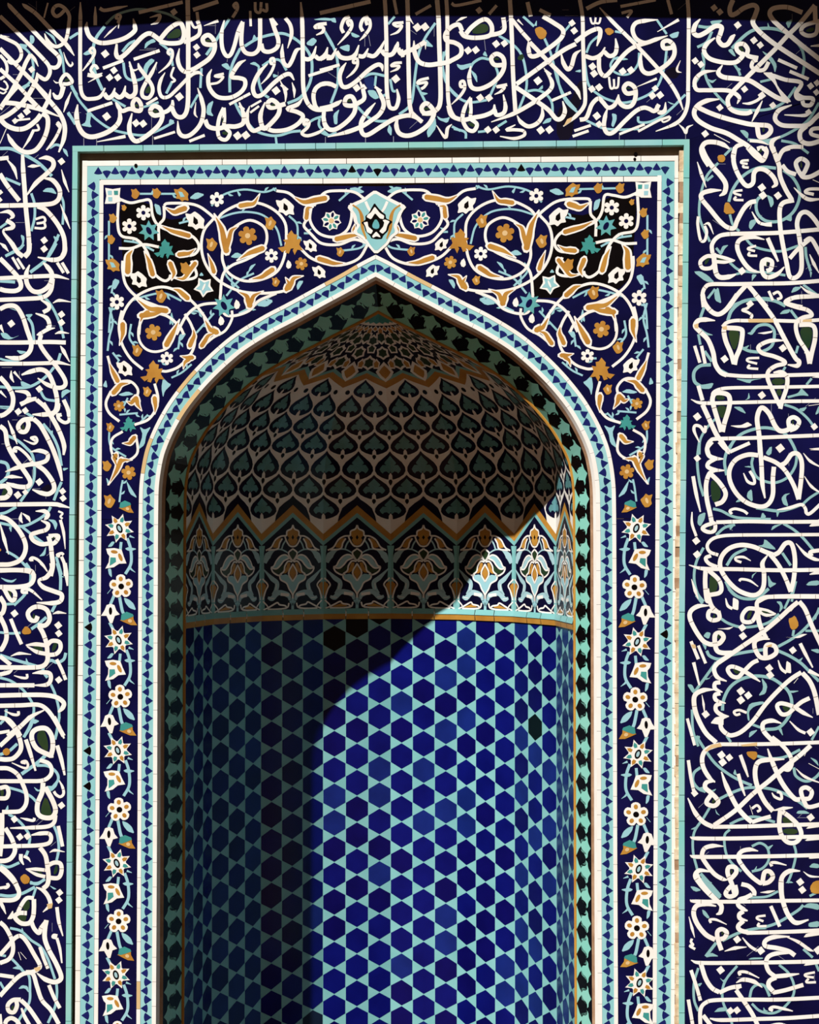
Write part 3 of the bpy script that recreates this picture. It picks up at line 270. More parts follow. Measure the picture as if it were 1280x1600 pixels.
LEFT = '''
@ 0 130 5.926
W: 45 330,10 430,130 490,200 560,290 600,400 590,520 545,640,15; 45 240,110 320,190 380,250; 45 170,20 90,110 40,180 0,240; 45 310,30 250,130 170,220 80,290 0,330; 45e 30,180 150,190 330,230 400,250 550,310; 48 0,330 60,390 150,425 240,415 330,350 380,290; 42s 470,60 450,150 400,250; 45 390,280 440,320 440,420 400,530 330,620 240,640 160,600 100,530 70,470,12; D 250,262 38; D 195,307 34; D 140,350 30; 20 150,345 280,330; 35b 60,420 0,560; 22 345,380 360,430 300,440; 30e 310,440 270,520 210,610; 35b 660,80 620,180 590,270; 45 590,30 560,120 520,130 490,90,15; 30 530,360 560,400 530,480 480,560 430,620,15; D 545,385 30; 45 210,660,30 215,800 230,1000 240,1150 260,1350 270,1480 265,1560 230,1600; 45b 360,700 430,690 490,720 490,780 420,850 330,930 240,1050; PW 250,775 300,750 390,765 310,785; 45 410,880,15 490,900 550,980 550,1060 500,1110 400,1125 250,1130 0,1135; 45 0,840 70,950 180,1090; 45 350,1140 430,1180 530,1300 590,1420 600,1540 580,1600; 24 330,1260 400,1240 420,1270 400,1290 340,1300; 24 410,1290 420,1330 390,1345 320,1340; D 410,1455 36; D 410,1535 36; D 570,725 36; 32b 570,800 600,910 640,1010; 30b 560,1120 610,1250 650,1350; 40 0,700 80,690; 40b 60,700 130,790 160,890; 42b 0,1200 80,1190 120,1230 90,1260,15; 42 60,1270 120,1310 110,1340 30,1370,20 100,1470 160,1560 210,1600; 38b 0,1480 40,1510 80,1560; D 5,1010 25; D 0,1080 25
T: 38 0,605 110,610 260,680 370,750 480,860; 30 50,880 190,940; P 390,1005 430,970 490,970 530,1030 460,1010; 30 290,1020 320,1120 320,1250 290,1370; 28 570,1050 590,1130 580,1310; 32 545,1400 500,1500 450,1590; P 490,1410 550,1440 520,1480; 30 460,600 520,570 580,590; P 580,600 620,620 635,690 590,640; 35 630,270 700,380; P 190,1400 230,1420 220,1500 170,1540 210,1480; 30 180,1530 50,1600; 28 0,1340 70,1290; 40 200,50 270,10; 35 660,20 711,120
@ 0 380 5.926
W: 45 110,0 160,80 215,125; 45 275,0 268,80 230,130; 45 600,0 600,80 560,140 480,155 350,130,12; 45 0,140 80,220 170,320 195,400 150,440 60,440 0,425; 26 115,130 180,240; 26 160,140 225,240; 30 530,180 590,275; 30 575,180 635,280; 40e 0,325 200,315 400,305 520,305 640,335; 45 275,200,12 245,280 250,370 300,440 370,450 440,410 475,350 480,280 440,220 400,180,15; 42 490,330 470,440 400,500 250,515 0,525; 32b 490,555 550,530 660,545; 40 380,525,15 450,570 450,610 400,640; 42 330,650,12 430,690 460,760 440,790; 38b 510,785 440,800 370,840 340,850; 42 380,850 370,930 430,1030 530,1150 600,1260 600,1320 540,1340 440,1310 350,1250,12; D 570,660 36; D 570,735 36; 32b 510,840 560,825 640,835; 45 0,610 70,580 150,590 210,680 250,800 290,930 270,1010 200,1060 130,1065 50,1050,12; D 105,745 38; 40e 0,760 35,830; 42 0,920 200,920 450,915 610,920; 38 0,1115 250,1115 450,1110 540,1105 655,1130,8; 40b 560,950 590,1000 645,1100; 45 200,1220,15 280,1190 380,1170 450,1210 500,1320 530,1450 520,1540 480,1590; D 365,1350 36; 35b 105,1180 105,1240 130,1290; 28e 130,1190 200,1270; 45 0,1240 70,1320 120,1420 110,1520 50,1580 0,1600; 30e 0,1370 60,1430; 42 140,1370,15 240,1380 270,1420 250,1460 190,1495; 40 340,1440 290,1450 190,1490; 42 340,1450 420,1520 470,1600; D 170,1560 36; D 235,1550 34; 40 590,1450 630,1540 640,1600; 35 520,1590 570,1590
T: 32 220,10 170,60 50,120; 38 520,0 470,90 410,170 280,270; 30 330,455 430,520 500,620 560,760 590,880; P 150,990 230,1000 250,1010 190,1030; P 80,600 130,610 160,630; P 230,660 310,655 270,700; 32 260,690 300,760 315,900; P 0,830 60,830 110,880 190,850 90,895 30,880; 32 560,1020 540,1090; 35 0,350 140,360; 32 500,1150 450,1210 370,1280 270,1330 150,1340 0,1330; P 190,1270 200,1330 300,1320; 30 370,1360 420,1440 510,1460; P 570,1440 570,1370 620,1350 660,1370 610,1400; 28 0,1520 130,1535; 25 0,1070 60,1085 150,1090 200,1070; PB 560,1450 620,1400 650,1500 620,1480
@ 0 630 5.926
W: 45 400,0 450,80 520,200 570,310 595,400 590,480,20; 45 540,0 530,60 480,95 400,105 300,105,12; 34 605,0 635,90 640,160 600,180 550,150 540,120 570,105; 45 310,145 220,155 170,210 190,260 240,260 265,200 250,150; 45 310,145 370,200 440,320 500,450 550,600 575,720,20; 38b 75,160 120,270 160,380; 25 330,350 300,330 290,320 330,315 345,350 310,375 220,340,8; 45 0,210 50,260 70,380 130,500 220,620 280,720 260,770 190,775 120,760 60,735,12; 30 160,445 130,440 140,415 180,420 250,480 310,560; 42b 280,450 370,440 440,470 430,530 350,560 260,570 150,600 50,635; 38b 40,690 110,680 210,690; 45 340,570 420,630 490,730 500,800 450,840 380,830 300,800,12; D 365,730 38; D 580,815 34; D 585,880 34; D 165,850 38; D 235,825 30; 48 0,770 60,770 95,820 60,870 0,880; 42 0,940 300,935 500,935 560,945 655,970,8; 38b 200,1010 190,1070 210,1110; 38b 210,1020 260,1060 280,1100; 45 0,1050 80,1080 170,1170 230,1280 235,1370 190,1450 100,1490 0,1495; 42b 330,1000 410,1000 445,1030 430,1060 410,1080; 42 380,1085,12 445,1120 430,1170 350,1195 290,1220 310,1270 380,1305 450,1300; 42 450,1230 540,1230 510,1290 450,1310; 45 450,1230 470,1310 480,1400 490,1500 470,1600; 20 540,1000 580,1020 560,1050 580,1070; 30e 560,1080 590,1200 605,1350; 38b 0,1110 40,1260 80,1400; 28 310,1450 280,1450 300,1430 350,1450 400,1500 440,1560,10; 28 555,1420 530,1405 570,1390 590,1405; 32 570,1420 600,1500 605,1600; 42 0,1550 150,1545 280,1550 320,1600; PG 200,220 220,190 230,230 210,255; PK 370,800 450,740 480,790 430,830; PG 10,850 40,780 70,790 60,840 20,870; PG 480,1250 510,1230 495,1265
T: 30 0,35 130,40; 30 240,90 310,130; 32 400,190 480,290 540,420 570,580; P 470,260 490,250 490,310; P 580,600 640,600 590,630; 32 70,300 170,350 250,420 300,480 320,600 310,720 260,810 190,910; 32 570,730 530,820 500,900; 38 0,540 60,560 80,620 60,690 0,740; 32 470,960 440,1010 350,1080 200,1140 0,1110; P 440,1075 510,1080 535,1120 515,1180 490,1110; P 80,1150 105,1200 110,1140; 30 200,1140 300,1220 410,1300; 30 60,1370 160,1430 260,1530; P 430,1320 420,1410 360,1420 400,1380; 32 520,1420 570,1590; 32 150,960 60,1010 0,1025; PO 0,1340 15,1360 0,1375; PB 320,480 370,460 420,490 400,530 340,540
@ 0 880 5.926
W: 45 480,0 480,60 430,130 360,160,25 400,220 500,260 570,290 560,350 480,370 340,365,10; 45 0,65 200,65 300,90 310,150 270,200 160,220 0,220; 35b 0,0 130,0; 42 600,0 615,100 625,210,15; 30e 380,0 440,70; 42 20,230 100,240 140,280 130,340 90,330 30,220; 30 260,270 210,270 210,245 250,240 300,260 390,340,10; 45 0,310 40,380 30,450 0,480; 45 350,490 330,530 280,520 260,460 310,410 380,405 440,440 460,520 420,575 350,575; 45 360,580 400,650 430,740 440,830 440,900 400,950 300,965 0,965; D 135,465 38; 36 100,515 150,640 200,750; 32b 490,470 540,455 615,465; D 540,575 38; D 545,650 36; 40 240,760,15 330,750 420,760; 40 250,770,12 340,820 430,840; 42 430,770 480,720 550,730 560,790 520,840 440,850; 32b 100,860 180,835 290,845; 40 0,860 100,940; 45 0,490 50,600 60,700 20,790 0,800; 34 525,890 570,980 610,1080; D 545,1080 36; 25 250,1025 250,1060 200,1060 130,1040,8; 42b 300,1020 380,1010 460,1020 470,1080 430,1125 300,1130; 42 320,1130 0,1130; 45 0,1225 200,1220 400,1220 520,1240 590,1290 580,1340 540,1380,20; 42 0,1320 200,1315 350,1310 430,1350 500,1440 590,1600; 28e 170,1370 170,1400 120,1400 40,1365; 42 410,1360,12 290,1420 190,1510 70,1600; 42 0,1430 80,1450 150,1530 190,1600; 28 0,1570 90,1555; 40 0,1030 80,1010 120,985,10; PG 60,250 100,245 110,330 80,300; PG 300,500 315,450 325,500 310,520; PG 290,770 380,765 410,820 340,800; PG 475,810 500,730 535,730 520,790 490,820; Po 0,0 1,0 1,1
T: 32 240,0 280,70 280,180 230,290 130,390; 30 60,380 130,375; P 0,130 60,150 110,160 160,140 120,180 60,175; 35 530,0 560,120 560,250; P 560,110 600,130 570,130; 35 530,350 480,450; 35 430,500 360,560 290,610; 28 0,640 100,650 190,645; 35 0,850 120,890 260,930 360,960; P 240,870 265,920 300,940 240,930; 35 610,830 590,890 530,920 470,900 410,950 400,1000 440,1060; 30 470,1120 510,1210 545,1350 545,1460 520,1600; 30 0,1060 100,1090 200,1160 260,1230 310,1320 310,1400 290,1500 230,1600; P 290,1470 310,1450 370,1460 320,1490; 30 60,1350 50,1430 0,1490; PO 200,630 240,575 290,620 285,655 215,660
@ 0 1120 5.926
W: 48 480,380,15 470,360 350,300 300,220 300,150 350,110 430,110 480,180 490,280 470,370; 42 500,0 550,100 595,200,15; 40 530,265 570,400 600,540,20; 40 240,210 280,330 330,500,20; 42 280,0 150,130 0,270; 45 60,20 140,110 190,230 190,310 130,380 60,395 0,390; 28 0,145 90,130; 40 370,400 450,430 480,490 460,550 390,590 250,595 0,595; 25 240,430 200,420 240,410 260,450 230,475 110,425,8; 42 0,475 80,480 160,530 210,620 245,720 240,810 190,870 100,880 20,880; 42 0,660 60,650 80,700 60,750 0,755; 48 400,610 390,700 350,800 350,890 400,930 480,930 515,870 490,780 420,650; 40 515,910 500,980 440,1015 300,1025 95,1030,12; 28 500,690 520,720 560,740 590,710 580,650 550,590,10; D 570,820 36; D 135,948 36; 28e 320,935 310,960 250,950 190,935; D 185,1112 36; D 255,1105 36; 40 290,1095,12 370,1080 450,1080 475,1120 450,1170 350,1190 200,1195 20,1200; 45 20,890 20,1000 15,1150 0,1290; 45 50,1030 110,1130 140,1230 110,1300 60,1330 0,1335; 35 540,1010 560,1100 580,1200; 30b 460,1255 510,1235 600,1250; 45 370,1210 420,1280 440,1380 450,1480 440,1550 400,1590; 42 440,1380 500,1350 560,1360 570,1430 540,1490 460,1490; 35 240,1410,12 330,1410 430,1420; 35 250,1415,12 340,1460 420,1480; 38 195,1270 195,1320 220,1370,12; 28e 220,1290 260,1310 285,1345; 45 0,1390 60,1430 130,1510 170,1600; 28 70,1540 70,1570 0,1585; PG 340,200 350,140 400,110 430,170 450,260 440,330 370,270; PG 0,660 30,665 40,720 10,750; PG 425,720 480,870 480,930 400,935 375,890 385,820; PG 490,1470 510,1380 535,1370 535,1440; PG 320,1425 380,1430 400,1465
T: PO 25,310 60,285 95,305 90,345 60,360 30,345; PO 190,1480 230,1450 280,1490 270,1540 220,1550 190,1510; 35 310,0 270,100 220,190; P 290,30 320,20 370,40 300,60; 32 550,0 530,120 510,210; 35 160,250 80,320 0,350; 40 420,360 340,430 200,530; 32 340,450 440,455 520,510 540,580 490,650; P 310,645 360,680 380,660 390,690 340,690; P 430,640 500,640 540,580 530,640 480,690 430,690; 30 80,655 200,690 290,740 340,790; 32 80,900 170,960 240,1040 275,1110 270,1180; P 40,880 75,810 80,860; 30 490,990 530,1090 545,1220 525,1330; 32 260,1240 240,1290; 32 0,1370 80,1390 180,1350; 32 280,1540 350,1540 410,1510
@ 0 1350 6.4
W: 48 0,40 80,110 150,190 190,270 180,330 120,360 0,360; 45b 360,230 440,270 490,340 500,410 430,480; D 597,285 38; D 590,360 38; 38 570,430 590,580 630,720,12; 42 340,340 270,340 220,400 180,480; 48 340,350 340,450 330,530 290,590 210,590 150,530 190,490 270,490; PW 70,550 130,460 140,520 120,550; 45 310,560 340,640 390,690 410,640 450,570,20; 50 465,560 450,650 450,750 490,860 560,990 610,1110 600,1160 540,1180 450,1150 370,1090,12; 30 570,740 530,730 540,710 575,715; 32 570,740 600,850 620,990,15; 38e 0,370 30,430 60,500; 45 0,580 60,640 120,760 130,870 90,950 0,990; 45 0,910 80,820 150,740 210,720 270,780 340,900 400,1010 380,1050 330,1075 260,1065,12; 28b 185,880 210,960; 25b 205,880 265,950; 36 400,830 440,950 480,1045; 40 0,1110 140,1130; 45 0,1320 80,1230 180,1130 260,1090 330,1100 370,1220 420,1360 510,1460 590,1600; 40 490,1210 540,1330 600,1440; 45 210,1355 130,1360 80,1410 90,1470 140,1480 170,1420 165,1370; 45 210,1360 290,1440 400,1600 460,1700; 40 215,1440,20 250,1530 290,1600 330,1680; 45 50,1600 70,1560 120,1540 180,1580 200,1640; 35 0,1500 10,1600; 25e 70,195 90,215 60,240 0,235; PG 220,460 250,370 300,350 295,470; PG 175,530 200,490 250,490 270,530 250,575 200,575; PG 110,1460 120,1410 140,1410 135,1465; Po 470,400 530,390 520,440 480,450; Po 340,1040 410,1020 400,1060 360,1075
T: 38 0,310 100,320 220,295 350,230; 30 360,240 330,330; 35 300,180 370,200 450,150; P 490,210 570,250 540,255; 32 100,640 210,670 310,760 410,830 480,950 550,1150; P 220,630 240,680 210,690; 32 110,940 170,1000 230,1070 290,1120 300,1250 290,1390 190,1560 140,1660; P 120,1040 200,1010 240,1060 160,1050; P 180,1250 220,1210 280,1220 290,1290 250,1240; 32 565,1190 570,1300 550,1430 480,1590; 30 0,910 60,920; 30 0,1180 40,1250
'''
RIGHT = '''
@ 1070 0 6.095
W: 48 150,180,12 100,240 85,310 130,340 200,310 290,250 350,260 340,320 320,380 360,430 410,420 450,360 480,330,15; 48 460,0 430,80 440,140 490,130 560,80 650,50 690,80 670,150 650,220 720,310 870,430 1100,580 1330,730; 48 1120,120 980,70 850,80 810,130 850,200 960,300 1100,420 1330,600; 45 1240,50 1100,220 980,340 860,470 700,630 560,770 450,880; 42 1330,190 1150,240 1110,300 1170,340 1250,320 1270,220; 45 1240,60 1245,200; D 280,75 36; D 335,115 36; D 505,240 38; D 660,385 38; D 720,430 36; D 100,580 36; D 155,615 36; 45 290,360,15 210,420 185,490 240,560 370,595 480,595 540,550 570,500; 45 560,530 500,480 500,430 560,420 600,470 600,530 700,555; 40 800,590 760,660 700,670 640,640 650,590 690,570; 48 360,620,12 320,690 370,735 500,750 620,770 750,850 880,930 990,965; PW 740,690 840,690 890,830 1020,970 950,980 850,790; 42 840,720 960,760 1110,790 1060,890 1080,940 1140,930; 42b 300,675 180,690 100,760 110,850 200,860 380,860 460,880 520,930 500,990; D 570,850 36; D 335,1025 36; D 840,1005 36; D 195,1275 38; 45 450,890 410,950 430,1030 500,1070 590,1080 640,1060; 30 740,900 700,950 620,985 550,985,10; D 735,910 40; 40b 740,960 690,1060 640,1160; 48 330,945,12 210,960 120,1010 90,1080 130,1150 250,1220 400,1270 520,1340 600,1390 700,1480 740,1530; 48 120,1020 250,1080 400,1130 600,1180 700,1190 800,1200 820,1250 770,1300 710,1300 690,1200; 36b 280,1280 430,1360; 48 430,1420,15 370,1380 290,1355 200,1360 160,1420 180,1500 230,1580; 42 560,1370 490,1400 460,1480 470,1530; 45 1020,1000,12 900,1050 860,1130 920,1190 1050,1200 1170,1190 1250,1120 1330,1050; 36 950,1095,10 1140,1100 1190,1060; D 1180,1070 34; 48 1160,1200 1100,1260 1110,1340 1190,1370 1330,1330; 40 1330,1220 1220,1230 1210,1280 1330,1310; 35 890,570 1070,650; 35 1000,680 1180,755; D 1200,820 36; D 1260,790 34; D 1255,880 34; 42 1070,900 1130,930 1220,940 1200,1000 1140,1000 1120,960; 48 910,1300,15 840,1340 830,1400 890,1520; 42 890,1510 940,1430 1020,1400 1130,1400; 32e 620,1340 720,1350 800,1380; 45 690,1420 740,1410 780,1450 750,1520; 42 1200,440,10 1330,430; PG 1140,295 1220,250 1240,290 1190,310; PG 510,450 550,450 570,495 530,480; PG 740,1270 740,1210 770,1240
T: 35 130,250 230,260 330,230; P 240,200 370,190 300,250 260,240; 32 260,300 210,400 120,450; 38 450,460 560,350 650,290 760,270 880,280 960,310; 32 1060,390 1120,480 1140,600 1120,740; P 790,210 810,260 850,280 790,270; P 960,210 1030,180 990,280; P 410,480 450,460 490,540 460,530; 30 470,610 510,670 530,720; P 480,630 540,660 510,690; P 730,480 830,540 880,620 860,700 840,620 780,540; 28 720,780 850,750; 30 170,500 180,640 80,830; 32 180,660 230,800 330,930 450,1030 600,1050 800,1040 950,970 1060,830; P 200,740 260,770 310,750 260,800; P 520,1240 570,1240 610,1270 600,1330; 32 600,1330 750,1340 900,1310 1060,1230 1180,1140 1280,980; 30 740,1340 850,1380; 30 450,1410 380,1480; 32 920,1340 1050,1370 1180,1460
@ 1070 230 6.095
W: 50 160,0 200,90 260,180 340,270 390,350 380,430 330,465,12; 35b 120,140 160,260 205,385; 46 480,0 465,120 490,220 550,330 600,370 650,340 660,250 700,210 770,220 840,280 870,350 830,385,15; 50 600,0 660,70 720,120; 45 680,80 740,130 780,50 760,0; 24 610,125 550,130 540,150 600,160; 24 560,170 560,190 610,195; 46 840,0 870,100 900,180 910,280 960,400 1020,500; 42 880,140 930,40 1000,10; 42 930,170 980,230 1060,260; 45 1120,280 1080,220 1060,150 1110,110 1170,150 1150,220 1120,280 1200,280 1330,210; 40b 1040,385 1130,470 1200,500 1330,490; 32 1330,400 1190,400 1150,430 1230,450; 35b 1220,310 1330,360; 46 350,410,12 250,415 170,440 160,490 240,590 330,700 400,760 470,770 500,700 560,590 620,530 680,515; 28b 620,590 640,540; 24 550,410 480,420 475,440 540,460; 24 490,470 475,500 560,505; D 735,385 42; D 745,460 42; D 888,462 40; 32 640,615,10 700,710 760,735 830,735,50; 30 130,660 125,740 150,880 190,890 210,810 190,750; 30b 180,740 230,730 275,830; 46 1040,505 940,530 905,600 910,760 930,900 970,1100 1000,1230 1060,1240 1110,1170 1110,1000 1090,850 1070,730 1100,640 1160,620 1230,680 1330,830; 42 265,1010 260,930 310,860 400,830 640,822 900,815 1330,780; 40 270,1040 210,1040 150,1090 170,1150 250,1150 290,1100; 35 480,1080,12 400,1060 290,1030; 35 470,1085,12 380,1095 300,1090; 50 275,1010 285,1110 300,1200 340,1240 420,1235 490,1210,15; 45b 760,880 640,855 530,880 500,950 540,1060 620,1160 720,1195; 24 680,940 610,960 610,975 670,990; 24 620,1000 610,1030 690,1035; D 545,1180 40; 42 790,865 840,980 890,1090,20; 45 800,1070 740,1090 740,1190 790,1240 880,1210 950,1140,12; 45 760,1130 770,1070 830,1090 820,1160 780,1180; 42 1000,1060 1080,970 1200,870; 42 1140,900 1200,870 1260,960 1320,1080; 35b 1190,1020 1230,1110 1280,1200; 40 180,1524 170,1400 200,1330 260,1305 450,1305 700,1300 1000,1295 1330,1270; 46 590,1310 500,1410 420,1524; 46 600,1310 700,1430 780,1524; 28 800,1370 840,1460; 28 840,1400 890,1380 920,1430 880,1450; D 620,1495 36; 42 1330,1415 1200,1420 1050,1430 970,1480 1050,1510 1120,1524; 30b 1100,1320 1180,1380 1330,1420; PG 700,50 730,0 740,50; PG 1100,200 1105,120 1125,190; PG 185,1130 200,1060 240,1040 230,1090; PG 305,1050 370,1060 400,1080 320,1080; PG 775,1140 780,1080 800,1110
T: PO 310,80 370,70 390,110 370,145 320,140; 30 320,150 220,260 170,380 140,550 150,700 240,900; 30 210,320 270,270; PO 380,530 420,525 440,560 490,630 370,640; 36 870,200 740,190 620,230 520,310 450,420 420,520; 30 430,640 460,740 520,800; 36 940,220 1030,290 1090,400 1090,500 1040,610 960,680 870,710 770,700 700,640 680,560 700,490 770,460; P 780,450 840,480 850,540 820,580 800,510; P 610,760 620,700 690,680 680,720 630,790; P 960,690 1020,630 1020,710; 30 580,870 650,940 780,980 920,990 1080,940; P 340,990 360,940 420,930 380,970 350,1030; 30 300,960 350,1020; 30 430,1100 520,1170 650,1190 750,1190 960,1220; 28 490,1210 600,1180; P 640,1210 690,1215 650,1260 640,1280; P 80,1185 150,1180 220,1220 290,1290 200,1280; P 280,1380 320,1330 340,1430 350,1490 290,1460; 28 290,1350 220,1440; 28 420,1524 520,1480 640,1450 800,1440 930,1500; P 1010,1390 1040,1330 1120,1330 1070,1370; 30 1130,1310 1280,1420; 32 1150,950 1160,1050 1200,1180; P 1190,1180 1200,1250 1215,1190
@ 1070 460 6.095
W: 48 170,0 190,80 250,160 320,190 390,150 460,60 500,0; 46 670,0 760,110 860,250 950,420 1050,600 1090,640 1070,680 980,670,12; 28 620,90 600,130 550,150 600,170 640,200 630,230; D 625,90 36; 42 1330,10 1200,20 1100,25 1010,40 960,80 1060,120 1170,150 1210,200 1130,220 1070,260 1060,330 1090,430 1160,540 1190,640; 46 1190,660 1170,560 1150,540; 46 1090,290 1200,290 1240,330 1240,430 1210,560 1190,660; 36 360,310 400,270 480,250 600,250 860,250 1100,255 1330,240; 48 470,660 440,560 390,440 375,330 430,320 530,330 550,370 530,500 490,600 475,670; 48 290,250,10 200,240 130,250 100,300 140,350 220,430 270,550 290,660 340,740 400,770; 38 380,765 600,780 900,772 1330,760; 34 95,490 145,650; 34 160,490 195,660; D 380,615 40; D 935,512 40; D 735,960 40; D 120,1165 42; PW 690,370 750,360 840,345 830,365 760,380; 42b 960,440 830,440 740,470 700,510 740,560 850,590 940,630 950,660 870,680 800,730 790,800 830,900 900,1050 920,1090; 44 845,745,15 920,740 975,790 970,890 930,1010 910,1090; 24 710,605 610,610 600,635 690,660; 24 620,670 605,700 700,710; 34 270,990 270,940 330,905 450,890 800,885 1330,875; 48 350,1310 280,1080 265,990 300,940 400,950 430,1000 420,1090 380,1220 360,1310; 36e 1330,1015 900,1020 500,1030 170,1035 60,1000; 40 130,870 170,1010; 48 170,1050 230,1180 300,1330 350,1400 410,1490 430,1500; 32 200,1250 190,1310 150,1260 100,1250 90,1300 140,1410,10; PW 430,1250 540,1245 600,1215 645,1245 580,1270 500,1270; 48 720,1524 710,1350 690,1180 730,1080 800,1130 860,1250 910,1300 980,1290 1040,1240; 44 1000,1290 990,1200 1040,1170 1090,1210 1060,1270 1000,1295; 38 230,1524 215,1450 250,1390 320,1375 700,1365 1330,1340; 36 430,1500 620,1415; D 910,1465 46; D 1235,1260 36; PW 1200,790 1330,765 1330,800; 28b 1180,1060 1330,1040; PW 1170,1470 1330,1455 1330,1480; PG 1090,330 1160,305 1220,330 1210,440 1175,540 1120,440; PG 410,340 500,335 525,380 505,480 470,545 430,450; PG 825,800 960,800 950,860 835,865; PG 860,905 935,905 905,990; PG 300,960 350,955 400,1000 300,1010; PG 300,1060 405,1060 385,1130 355,1195 320,1120; PG 1020,1250 1025,1185 1045,1220; Po 600,235 840,232 850,268 610,268; Po 1130,240 1210,235 1210,262 1120,262; Po 355,310 400,300 405,335 365,335; Po 88,290 130,275 130,325 95,320
T: 34 150,220 190,110; 40 410,250 450,150 550,70 700,45 850,60 960,110; 32 1010,150 1070,230; P 900,190 940,150 1010,140 990,180; 36 640,360 700,300 790,290 850,340 850,430 820,500 730,545 620,540 550,510; P 590,370 650,350 680,340 640,390; P 550,510 620,480 590,520; 30 1080,490 1060,560; 30 130,380 150,480; P 140,310 200,360 280,390 200,390; 34 190,540 260,640; 40 250,670 150,680 90,740 95,830 160,880; P 110,860 180,860 280,840 250,900 160,900; 30 340,720 430,770; P 470,800 620,810 750,800 640,820 620,850; 28 960,690 930,740; P 570,1010 600,990 610,930 625,990; P 460,1070 540,1070 590,1140 520,1110; 28 980,980 1080,950 1120,900; P 1000,980 1080,960 1120,900 1190,970 1120,960; 30 950,1050 1060,1090 1160,1170 1240,1270; P 1080,1090 1170,1070 1130,1120; P 1240,1150 1280,1050 1280,1130; 36 420,1480 480,1380 580,1310 740,1270 880,1290 970,1340 1030,1430 1070,1524; 28 300,1180 220,1260 150,1380 140,1524; P 790,1500 830,1440 830,1500 780,1524; 28 1160,860 1210,800
@ 1070 690 6.095
W: 46 715,0 730,200 740,400 765,540,15; 46 260,0 215,60 230,130 290,160 370,165,12; 42 290,165 230,200 220,240 290,270 380,275,12; 46 300,280,15 240,300 205,400 210,540 240,680 260,780; 46 250,310 330,390 390,490 360,570 290,600; 40 260,780 200,800 170,830 220,860 280,850 290,790 250,760; D 120,160 36; 44 330,0 380,60 425,95,20; 46 700,130 600,125 490,170 430,260 430,370 490,490 590,580 720,620 800,590 840,500 840,350 850,240; 44 750,150 870,200 960,280 1040,420 1085,550; 46 1085,550 1110,350 1115,200 1080,120 1020,120 960,200 900,230; D 910,65 42; 30 620,280 660,350 660,400 600,380 560,300,10; 38 300,768 600,760 900,765 1330,762; PW 1180,810 1230,760 1330,720 1330,800; 28 600,690 560,660 480,640 430,660 450,690; 34 1330,885 900,888 500,890 350,900 260,930 215,990 240,1050 320,1080; 38 250,1085 200,1110 230,1160 310,1195; 40e 1330,1220 900,1225 500,1215 180,1210 40,1175; 46 200,1210 195,1350 210,1500 230,1524; 44 220,1220 320,1310 350,1390 330,1440 240,1460; 38 80,330 110,500 150,670,15; 28 70,670,12 70,780 110,900; D 110,945 40; D 118,1075 40; 34b 65,1310 100,1420 130,1500; 46 850,1080 770,1050 650,1000 530,985 420,1020 350,1100 340,1200 400,1310 500,1410 620,1460 700,1450 750,1380 755,1250 740,1160 790,1080,12; 44 810,1070 890,1170 960,1300 1010,1430; 46 1010,1430 1040,1300 1050,1120 1020,980 960,970 900,1050 850,1080; 26 540,1150 490,1130 490,1105 560,1100 630,1135,8; 26 520,1330 540,1310 620,1325 700,1380,8; 38 1330,1470 1000,1470 800,1480 700,1524; 36b 1060,970 1150,1070 1240,1120 1330,1130; 40 1330,1030 1200,1050 1210,1090; 30b 1140,330 1210,430 1330,510; 30b 1130,110 1200,190 1330,260; 34 1330,560 1200,680 1160,680 1150,640 1110,600 1000,630 880,650,10; PW 1180,80 1330,60 1330,85; PW 1170,1270 1330,1190 1330,1260; PG 245,450 255,350 320,410 350,490 330,560 265,590; PG 225,840 255,800 260,850; PG 230,1410 240,1250 300,1310 320,1370 300,1430 250,1440
T: 32 140,0 120,180 140,380 180,520; 36 450,20 400,100 380,200 400,320; P 770,110 820,40 830,110 800,135; 32 650,150 640,220 680,330 770,380 870,390 980,340 1050,240 1070,130; P 560,240 620,230 640,250; P 590,530 600,480 640,450 650,580; P 920,540 950,500 1010,490 960,520 990,620 940,600; 30 1120,600 1200,530 1330,450; 36 680,630 880,660 1000,640 1110,600; P 870,650 910,650 880,730; P 480,580 520,540 540,570; P 120,780 130,700 200,670 190,740 150,810; 32 270,640 350,660 450,710 560,730 820,740; P 720,740 740,670 780,720; 32 300,890 380,820 480,790; P 430,850 430,800 480,790; P 820,850 840,800 940,780 880,810; 32 940,780 1040,840 1130,920 1240,1050; P 690,990 750,985 760,920 880,1030 800,1020; 34 400,1180 470,1080 590,1020; 32 930,1060 1010,1180; 32 180,1010 110,1150 90,1300 120,1440 180,1524; P 640,1310 640,1270 690,1240 660,1270; P 790,1260 830,1340 880,1350 800,1400; 34 390,1330 440,1420 540,1490 680,1490 800,1400; P 1150,1370 1190,1330 1280,1320 1280,1370; 28 1060,1330 1030,1450; 28 1020,1524 1030,1480
@ 1070 920 6.095
